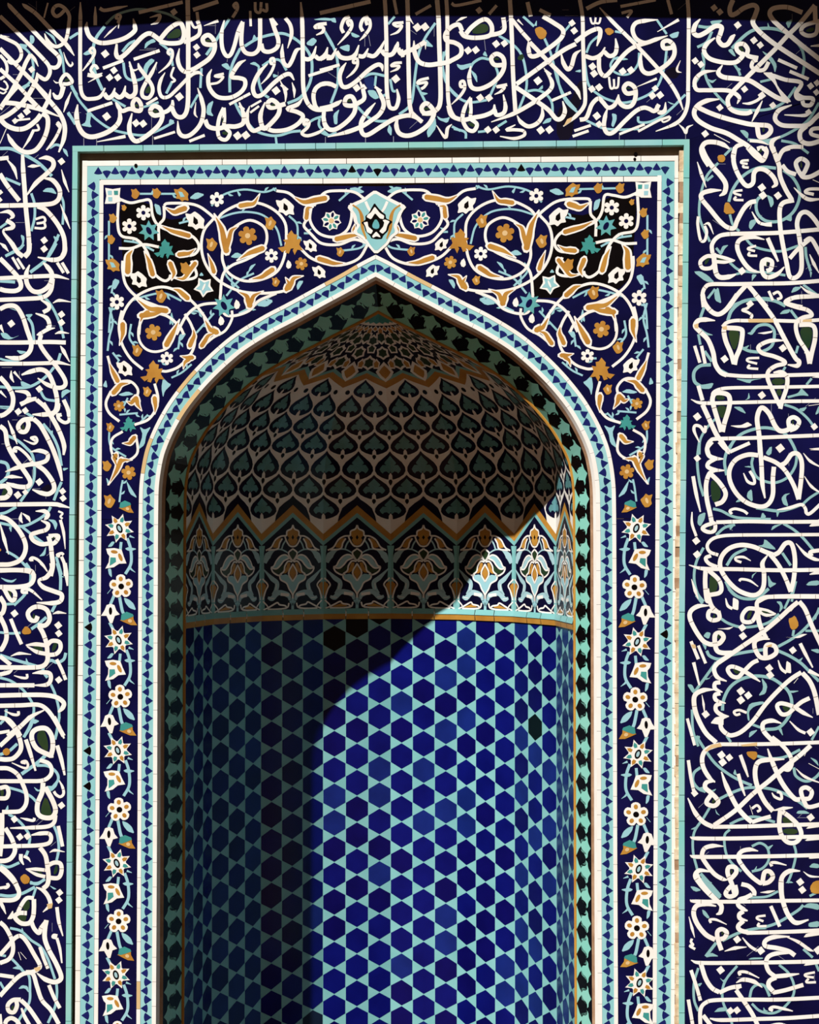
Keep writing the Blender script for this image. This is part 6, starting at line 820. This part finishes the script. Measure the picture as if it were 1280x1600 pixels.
# --- lower drum with cobalt hexagons
nw = thing('tiled_niche', 'curved niche wall of cobalt hexagon tiles below the ochre ledge', 'niche wall', (XC, YN, ZB))
colw = 1 / 3; SIDE = 2 * RAD * math.sin(math.pi / 16); HA = SIDE / 3 / math.sqrt(3)
zph = z_at(1058.75, 3.5)
odd = {}
for px, py, kk in ((822, 1134, 'H4'), (800, 1228, 'H3'), (480, 1600, 'H3'), (530, 985, 'K'), (562, 985, 'K'), (595, 975, 'K')): odd[(px, py)] = kk
for g in range(8):
    f_ = Part(); f_.face([N3(g + 1e-6, ZB), N3(g + 1 - 1e-6, ZB), N3(g + 1 - 1e-6, Z_LEDGE + .012), N3(g + 1e-6, Z_LEDGE + .012)], 'TH')
    fo = obj('facet_tile', f_, nw); h = Part()
    for c_ in range(3):
        col = g * 3 + c_; uc = (col + .5) / 3; off_z = 0 if col % 2 == 0 else HA
        k = math.floor((ZB - zph) / (2 * HA)) + 1
        while True:
            zc = zph + off_z + 2 * HA * k; k += 1
            if zc - HA > Z_LEDGE: break
            if zc - HA < ZB: continue
            s_ = .972; hw = colw / 2 * s_
            q = [(uc, zc + HA * s_), (uc + hw, zc + HA / 2 * s_), (uc + hw, zc - HA / 2 * s_), (uc, zc - HA * s_), (uc - hw, zc - HA / 2 * s_), (uc - hw, zc + HA / 2 * s_)]
            q = clip(q, 1, Z_LEDGE, True)
            if len(q) < 3: continue
            P_ = pix(N3(uc, min(zc, Z_LEDGE))); kk = random.choice(['H0', 'H0', 'H0', 'H1', 'H1', 'H2'])
            for (ox, oy), ok_ in odd.items():
                if math.hypot(P_[0] - ox, P_[1] - oy) < 15: kk = ok_
            npoly(h, q, kk, .0007, False)
    obj('hexagon_tile', h, fo)
# --- ochre ledge with its pale turquoise cap
lg = thing('ledge_moulding', 'ochre moulding with a turquoise cap between the hexagons and the palmettes', 'moulding', (XC, YN, Z_LEDGE))
def course(name, z0, z1, o0, o1, k, par):
    p_ = Part()
    for g in range(8):
        e_ = 1e-6; lo0, lo1 = N3(g + e_, z0, o0), N3(g + 1 - e_, z0, o0); hi0, hi1 = N3(g + e_, z1, o1), N3(g + 1 - e_, z1, o1)
        b0, b1, t0, t1 = N3(g + e_, z0), N3(g + 1 - e_, z0), N3(g + e_, z1), N3(g + 1 - e_, z1)
        n_ = 3
        for i in range(n_):
            a_, b_ = i / n_ + (.006 if i else 0), (i + 1) / n_ - (.006 if i < n_ - 1 else 0)
            L_ = lambda s_, e2, t: s_.lerp(e2, t)
            p_.face([L_(lo0, lo1, a_), L_(lo0, lo1, b_), L_(hi0, hi1, b_), L_(hi0, hi1, a_)], k)
        p_.face([hi0, hi1, t1, t0], k); p_.face([b0, b1, lo1, lo0], k)
    return obj(name, p_, par)
ZO = z_at(957.5, 4)
course('ochre_trim', Z_LEDGE - .002, ZO, .006, .009, 'O', lg)
course('turquoise_trim', ZO - .002, Z_BASE + .003, .011, .004, 'TH', lg)
# --- half dome: pale ground, gold zigzag, leaf shaped tiles, crown of florets
vd = thing('half_dome', 'half dome of white trellis with dark green leaf tiles above the gold zigzag', 'dome', (XC, YN, Z_BASE))
for g in range(8):
    f_ = Part(); lv = [Z_BASE - .01] + [i * DZ for i in range(math.ceil((Z_BASE + .004) / DZ), math.floor(ZAP / DZ))] + [ZAP]
    f_.strip([N3(g + 1 - 1e-6, z) for z in lv], [N3(g + 1e-6, z) for z in lv], 'W'); obj('facet_tile', f_, vd)
def zz(part, v0, v1, p0, p1, k, off, per=1, ph_=0):
    """zigzag between lower and upper line: valleys v on whole u, peaks p between"""
    for g in range(8):
        for a_, b_, va, vb, pa_, pb_ in ((g, g + .5, v0, v1, p0, p1),):
            npoly(part, [(g, va), (g + .5, pa_), (g + .5, pb_), (g, vb)], k, off)
            npoly(part, [(g + 1, va), (g + .5, pa_), (g + .5, pb_), (g + 1, vb)], k, off)
z1 = Part(); zz(z1, ZV1, ZV0, ZP1, ZP0, 'O', .0014); obj('gold_zigzag', z1, vd)
# leaf tiles
ROWT = [773.7, 742.0, 705.0, 675.0, 647.0, 617.0, 593.5]           # picture height of the tips, seen near the middle crease
zt_ = [z_at(v, 4 if i % 2 == 0 else 3.75) for i, v in enumerate(ROWT)]
step = [zt_[i + 1] - zt_[i] for i in range(len(zt_) - 1)]; step.append(step[-1])
SP = [(0, 0), (.07, .13), (.2, .29), (.34, .47), (.42, .66), (.43, .83), (.37, .99), (.26, 1.1), (.13, 1.18), (.06, 1.2), (.05, 1.02), (0, .9)]
LF = [(0, .13), (.07, .26), (.17, .42), (.2, .5), (.13, .58), (.25, .57), (.31, .68), (.35, .78), (.31, .9), (.25, .98), (.21, .9), (.13, .87), (.07, .94), (.04, .98), (0, .86)]
full = lambda h: h + [(-x, y) for x, y in h[-2:0:-1]]
sp_, lf_, dr_ = Part(), Part(), Part()
ZQ0 = [z_at(606.5, 4), z_at(596, 4), z_at(590.5, 4)]; ZQP = [z_at(591, 3.5), z_at(582.5, 3.5), z_at(577.5, 3.5)]
for i, z in enumerate(zt_):
    if i % 2 == 0: cs = [g * .5 for g in range(17)] if i else [float(g) for g in range(9)]
    else: cs = [g * .5 + .25 for g in range(16)]
    h = step[i - 1] if i else step[0]; h = abs(h)
    if i >= 5: cs = cs if i == 5 else [c_ for c_ in cs if abs(c_ - math.floor(c_) - .5) < .05]
    for c_ in cs:
        hw = .5
        def put(part, sh, k, off, sc=1.0):
            q = [(c_ + x * hw, z - y * h) for x, y in sh]
            if i == 0: q = [p_ for p_ in q]
            q = clip(clip(q, 0, 0.0, False), 0, 8.0, True)
            if len(q) > 2: npoly(part, q, k, off)
        a_, b_ = Part(), Part(); put(a_, [(x * 1.1, y) for x, y in full(SP)], 'NP', .0007); put(b_, [(x * .95, .06 + y * .9) for x, y in full(LF)], 'DT', .0011)
        if not a_.empty():
            o_ = obj('spade_tile', a_, vd)
            if not b_.empty(): obj('leaf_tile', b_, o_)
        dr_ = Part()
        if i and i < 5: put(dr_, [(0, 1.46), (.05, 1.36), (.06, 1.27), (.03, 1.2), (-.03, 1.2), (-.06, 1.27), (-.05, 1.36)], 'K', .0010)
        if not dr_.empty(): obj('drop_tile', dr_, vd)
for g in range(8):                       # dark round tiles under the valleys of the upper zigzag
    for c_ in (g + .14, g + .86):
        b_ = Part(); npoly(b_, [(c_ + .05 * math.cos(q), z_at(614, 4) + .009 * math.sin(q)) for q in [i * math.pi / 5 for i in range(10)]], 'K', .001); obj('round_tile', b_, vd)
# dark corners under the lowest trellis, against the zigzag
for g in range(8):
    for sgn in (1, -1):
        tr_ = Part()
        zf = lambda f_: ZV0 + (ZP0 - ZV0) * f_; npoly(tr_, [(g + .5, zf(1.32)), (g + .5 + sgn * .05, zf(1.2)), (g + .5 + sgn * .14, zf(1.06)), (g + .5 + sgn * .22, zf(.9)), (g + .5 + sgn * .27, zf(.62)), (g + .5 + sgn * .29, zf(.38)), (g + .5, zf(.9))], 'NP', .0009); obj('corner_tile', tr_, vd)
# crown
cp = thing('dome_crown', 'small floret crown at the top of the half dome above its upper zigzag', 'dome crown', (XC, YN, ZQ0[0]))
zg = Part()
for g in range(8):
    for s_ in (0, 1):
        e_ = g + s_
        npoly(zg, [(e_, ZQ0[0]), (g + .5, ZQP[0]), (g + .5, ZQP[1]), (e_, ZQ0[1])], 'O', .0016)
o = obj('gold_zigzag', zg, cp)
zg = Part()
for g in range(8):
    for s_ in (0, 1):
        e_ = g + s_; npoly(zg, [(e_, ZQ0[1]), (g + .5, ZQP[1]), (g + .5, ZQP[2]), (e_, ZQ0[2])], 'TH', .0016)
obj('turquoise_zigzag', zg, cp)
kg = Part(); ZK = z_at(508.5, 4)
for g in range(8):
    npoly(kg, [(g, ZQ0[2]), (g + .5, ZQP[2]), (g + 1, ZQ0[2]), (g + 1, ZK), (g, ZK)], 'NP', .0013)
obj('ground_tile', kg, cp)
def floret(u, z, hu, hz, k, n_=6, rot=math.pi / 2):
    fw, fo_ = Part(), Part()
    for part, sc, kk, of in ((fw, 1, 'W', .0018), (fo_, .66, k, .0022)):
        q = [(u + hu * sc * rr * math.cos(a_ + rot), z + hz * sc * rr * math.sin(a_ + rot)) for i in range(n_ * 2) for a_, rr in ((i * math.pi / n_, 1 if i % 2 == 0 else .78),)]
        q = clip(clip(q, 0, 0.0, False), 0, 8.0, True)
        if len(q) > 2: npoly(part, q, kk, of)
    if not fw.empty():
        o_ = obj('floret', fw, cp)
        if not fo_.empty(): obj('floret_core', fo_, o_)
zr = lambda py: z_at(py, 4)
for g in range(9):
    floret(g, zr(581), .26, abs(zr(589) - zr(573)) , 'O', 4)
    if g < 8:
        floret(g + .5, zr(567), .24, abs(zr(574) - zr(562)), 'G', 6); floret(g + .25, zr(569), .13, abs(zr(574) - zr(565)), 'O', 5); floret(g + .75, zr(569), .13, abs(zr(574) - zr(565)), 'O', 5)
    floret(g, zr(551), .3, abs(zr(557) - zr(546)), 'G', 6)
    if g < 8: floret(g + .5, zr(545), .24, abs(zr(549.5) - zr(541)), 'G', 5)
    floret(g + .0, zr(516.5), .3, abs(zr(520.5) - zr(513)), 'O', 5)
    if g < 8: floret(g + .5, zr(513.5), .3, abs(zr(516) - zr(511)), 'O', 4)
    floret(g, zr(526.5), .42, abs(zr(533) - zr(521)), 'G', 6)
    if g < 8: floret(g + .5, zr(532), .38, abs(zr(537) - zr(527)), 'G', 6)
ck = Part()
for g in range(8): npoly(ck, [(g, ZK), (g + 1, ZK), (g + 1, z_at(504, 4)), (g, z_at(504, 4))], 'W', .0014); npoly(ck, [(g, z_at(503, 4)), (g + .5, z_at(506, 4)), (g + 1, z_at(503, 4)), (g + 1, ZAP - .004), (g, ZAP - .004)], 'TD', .0017)
obj('crown_cap', ck, cp)

# --- eight palmette panels
WHERE = ['foremost at the left jamb', 'second from the left jamb', 'third from the left jamb', 'just left of the middle crease', 'just right of the middle crease', 'third from the right jamb, half in sunlight', 'second from the right jamb, in full sunlight', 'narrow in view against the right jamb']
def pz(y): return Z_BASE + (ZP2 - Z_BASE) * (1045 - y) / 895
def palmette(g):
    t = thing('palmette_panel', 'navy panel with a white outlined palmette, ' + WHERE[g], 'palmette panel', N3(g + .5, Z_BASE), 'palmette panels around the niche')
    gr = Part(); npoly(gr, [(g, Z_BASE), (g + 1, Z_BASE), (g + 1, ZV2), (g + .5, ZP2), (g, ZV2)], 'NP', .0007); obj('ground_tile', gr, t)
    bo = Part()
    for s_ in (0, 1):
        e_ = g + s_; d = .055 if s_ == 0 else -.055
        npoly(bo, [(e_, ZV1), (g + .5, ZP1), (g + .5, ZP2), (e_, ZV2)], 'TH', .0012); npoly(bo, [(e_, Z_BASE), (e_ + d, Z_BASE), (e_ + d * .7, pz(500)), (e_ + d, ZV2), (e_, ZV2)], 'TH', .0012)
    obj('turquoise_edging', bo, t)
    line, crl = Part(), Part(); obs = []
    cols = [('O', 'L'), ('O', 'T'), ('O', 'T')][g % 3]
    X = lambda x, s_: g + .5 + s_ * (x - 365) / 590
    for s_ in (1, -1):
        def st(part, e_, k, off):
            if part == 'arm_leaf': part = Part(); obs.append(('arm_leaf', part))
            nstroke(part, [(X(x, s_), pz(y), w_ / 590) for x, y, w_ in parse_stroke(e_)], k, off, 4)
        def po(nm, pts, k, off): part = Part(); obs.append((nm, part)); npoly(part, [(X(x, s_), pz(y)) for x, y in round_off(pts, .15)], k, off, False)
        for e_ in ('14 365,225 380,262 420,285 425,325 440,335 420,390 395,425 365,435', '14 440,330 480,335 530,370 570,440 620,470', '14 465,355 490,400 510,455 600,467', '14 365,455 405,490 395,530 365,575', '14 380,560 430,515 480,525 520,570 545,620 570,635 520,645 480,610 450,570 400,545', '14 570,640 550,680 500,710 470,700', '14 370,580 410,575 440,620 450,670 485,700', '14 365,600 405,690 365,770', '14 490,700 480,750 425,785 400,840 370,890 367,935', '14 400,975 430,1025 600,1030 550,990 510,970 490,990 440,1000 420,1020', '12 645,955 600,1010 640,1036', '13 650,740 600,800 620,850 645,940'):
            st(line, e_, 'W', .0021)
        st('arm_leaf', '12 400,500 470,462 540,468 600,520,60 628,590,30', 'L', .0014)
        st('arm_leaf', '40b 640,650 560,740 515,780 520,840 560,890', 'L', .0014); st('arm_leaf', '44 392,950,20 410,900 500,875 560,930 600,920,20', 'L', .0014); st('arm_leaf', '26 400,900 480,890', 'W', .0017); st('arm_leaf', '24b 520,790 525,850', 'W', .0017); st('arm_leaf', '24b 540,930 590,925', 'W', .0017); st('arm_leaf', '14 430,370 455,410 470,455', 'L', .0014)
        po('petal', [(390, 545), (440, 515), (490, 540), (520, 590), (560, 640), (510, 640), (470, 590), (430, 560)], cols[1], .0016)
        po('green_inlay', [(440, 600), (490, 645), (550, 655), (530, 685), (490, 695), (460, 670)], 'G', .0015)
        po('ochre_petal', [(385, 590), (415, 590), (430, 640), (460, 690), (430, 690), (400, 660)], 'O', .0016)
        po('ochre_petal', [(475, 350), (510, 360), (560, 440), (510, 448), (490, 400)], 'O', .0016)
        po('cup_leaf', [(365, 760), (400, 715), (430, 700), (480, 710), (480, 750), (430, 780), (400, 840), (372, 890), (365, 890)], 'T', .0015)
        po('ochre_petal', [(x, y) for x, y in ((655, 765), (612, 805), (630, 850), (655, 930))], 'O', .0016)
        if g % 2: po('ochre_petal', [(440, 1015), (500, 985), (560, 1010), (590, 1025)], 'O', .0016)
    def pc(nm, pts, k, off): part = Part(); obs.append((nm, part)); npoly(part, [(X(x, 1), pz(y)) for x, y in pts], k, off, False)
    pc('ochre_petal', [(365, 235), (382, 270), (415, 290), (420, 325), (400, 350), (412, 370), (395, 412), (365, 425), (335, 412), (318, 370), (330, 350), (310, 325), (315, 290), (348, 270)], 'O', .0016)
    pc('green_inlay', [(365, 465), (396, 500), (388, 530), (365, 560), (342, 530), (334, 500)], 'G', .0016)
    pc('green_inlay', [(365, 320), (378, 345), (365, 368), (352, 345)], 'K', .0019)
    pc('ochre_petal', [(365, 615), (398, 690), (365, 755), (332, 690)], 'O', .0017)
    nstroke(crl, [(X(365, 1), pz(930), 26 / 590), (X(365, 1), pz(1045), 26 / 590)], 'T', .0018, 2)
    for s_ in (1, -1): nstroke(crl, [(X(x, s_), pz(y), 18 / 590) for x, y in ((365, 1000), (378, 975), (392, 955))], 'T', .0018, 3)
    for nm, p_ in [('outline_trim', line), ('stem_trim', crl)] + obs:
        if not p_.empty(): obj(nm, p_, t)
for g in range(8): palmette(g)
# --- ochre bead down the inner corner of the reveal and over the dome
bdp = Part(); SECT = 6; rb = 3.3 * U; rings = []
for i in range(0, NA, 2):
    c_ = Vector(R2[i]); t_ = Vector(R2[min(NA - 1, i + 1)]) - Vector(R2[max(0, i - 1)]); t_.normalize(); n1 = Vector((0, -1, 0)); n2 = t_.cross(n1)
    if i > MIDX - 3 and i < MIDX + 3: n2 = Vector((0, 0, -1)) if n2.z < 0 else Vector((0, 0, 1))
    rings.append([c_ + n1 * rb * .8 * math.cos(q) + n2 * rb * math.sin(q) for q in [k / SECT * 2 * math.pi for k in range(SECT)]])
for k in range(SECT):
    bdp.strip([r[k] for r in rings], [r[(k + 1) % SECT] for r in rings], 'O')
bt = thing('corner_bead', 'thin ochre bead along the inner corner between reveal and niche', 'bead', (XC, YN, ZB)); obj('ochre_trim', bdp, bt)
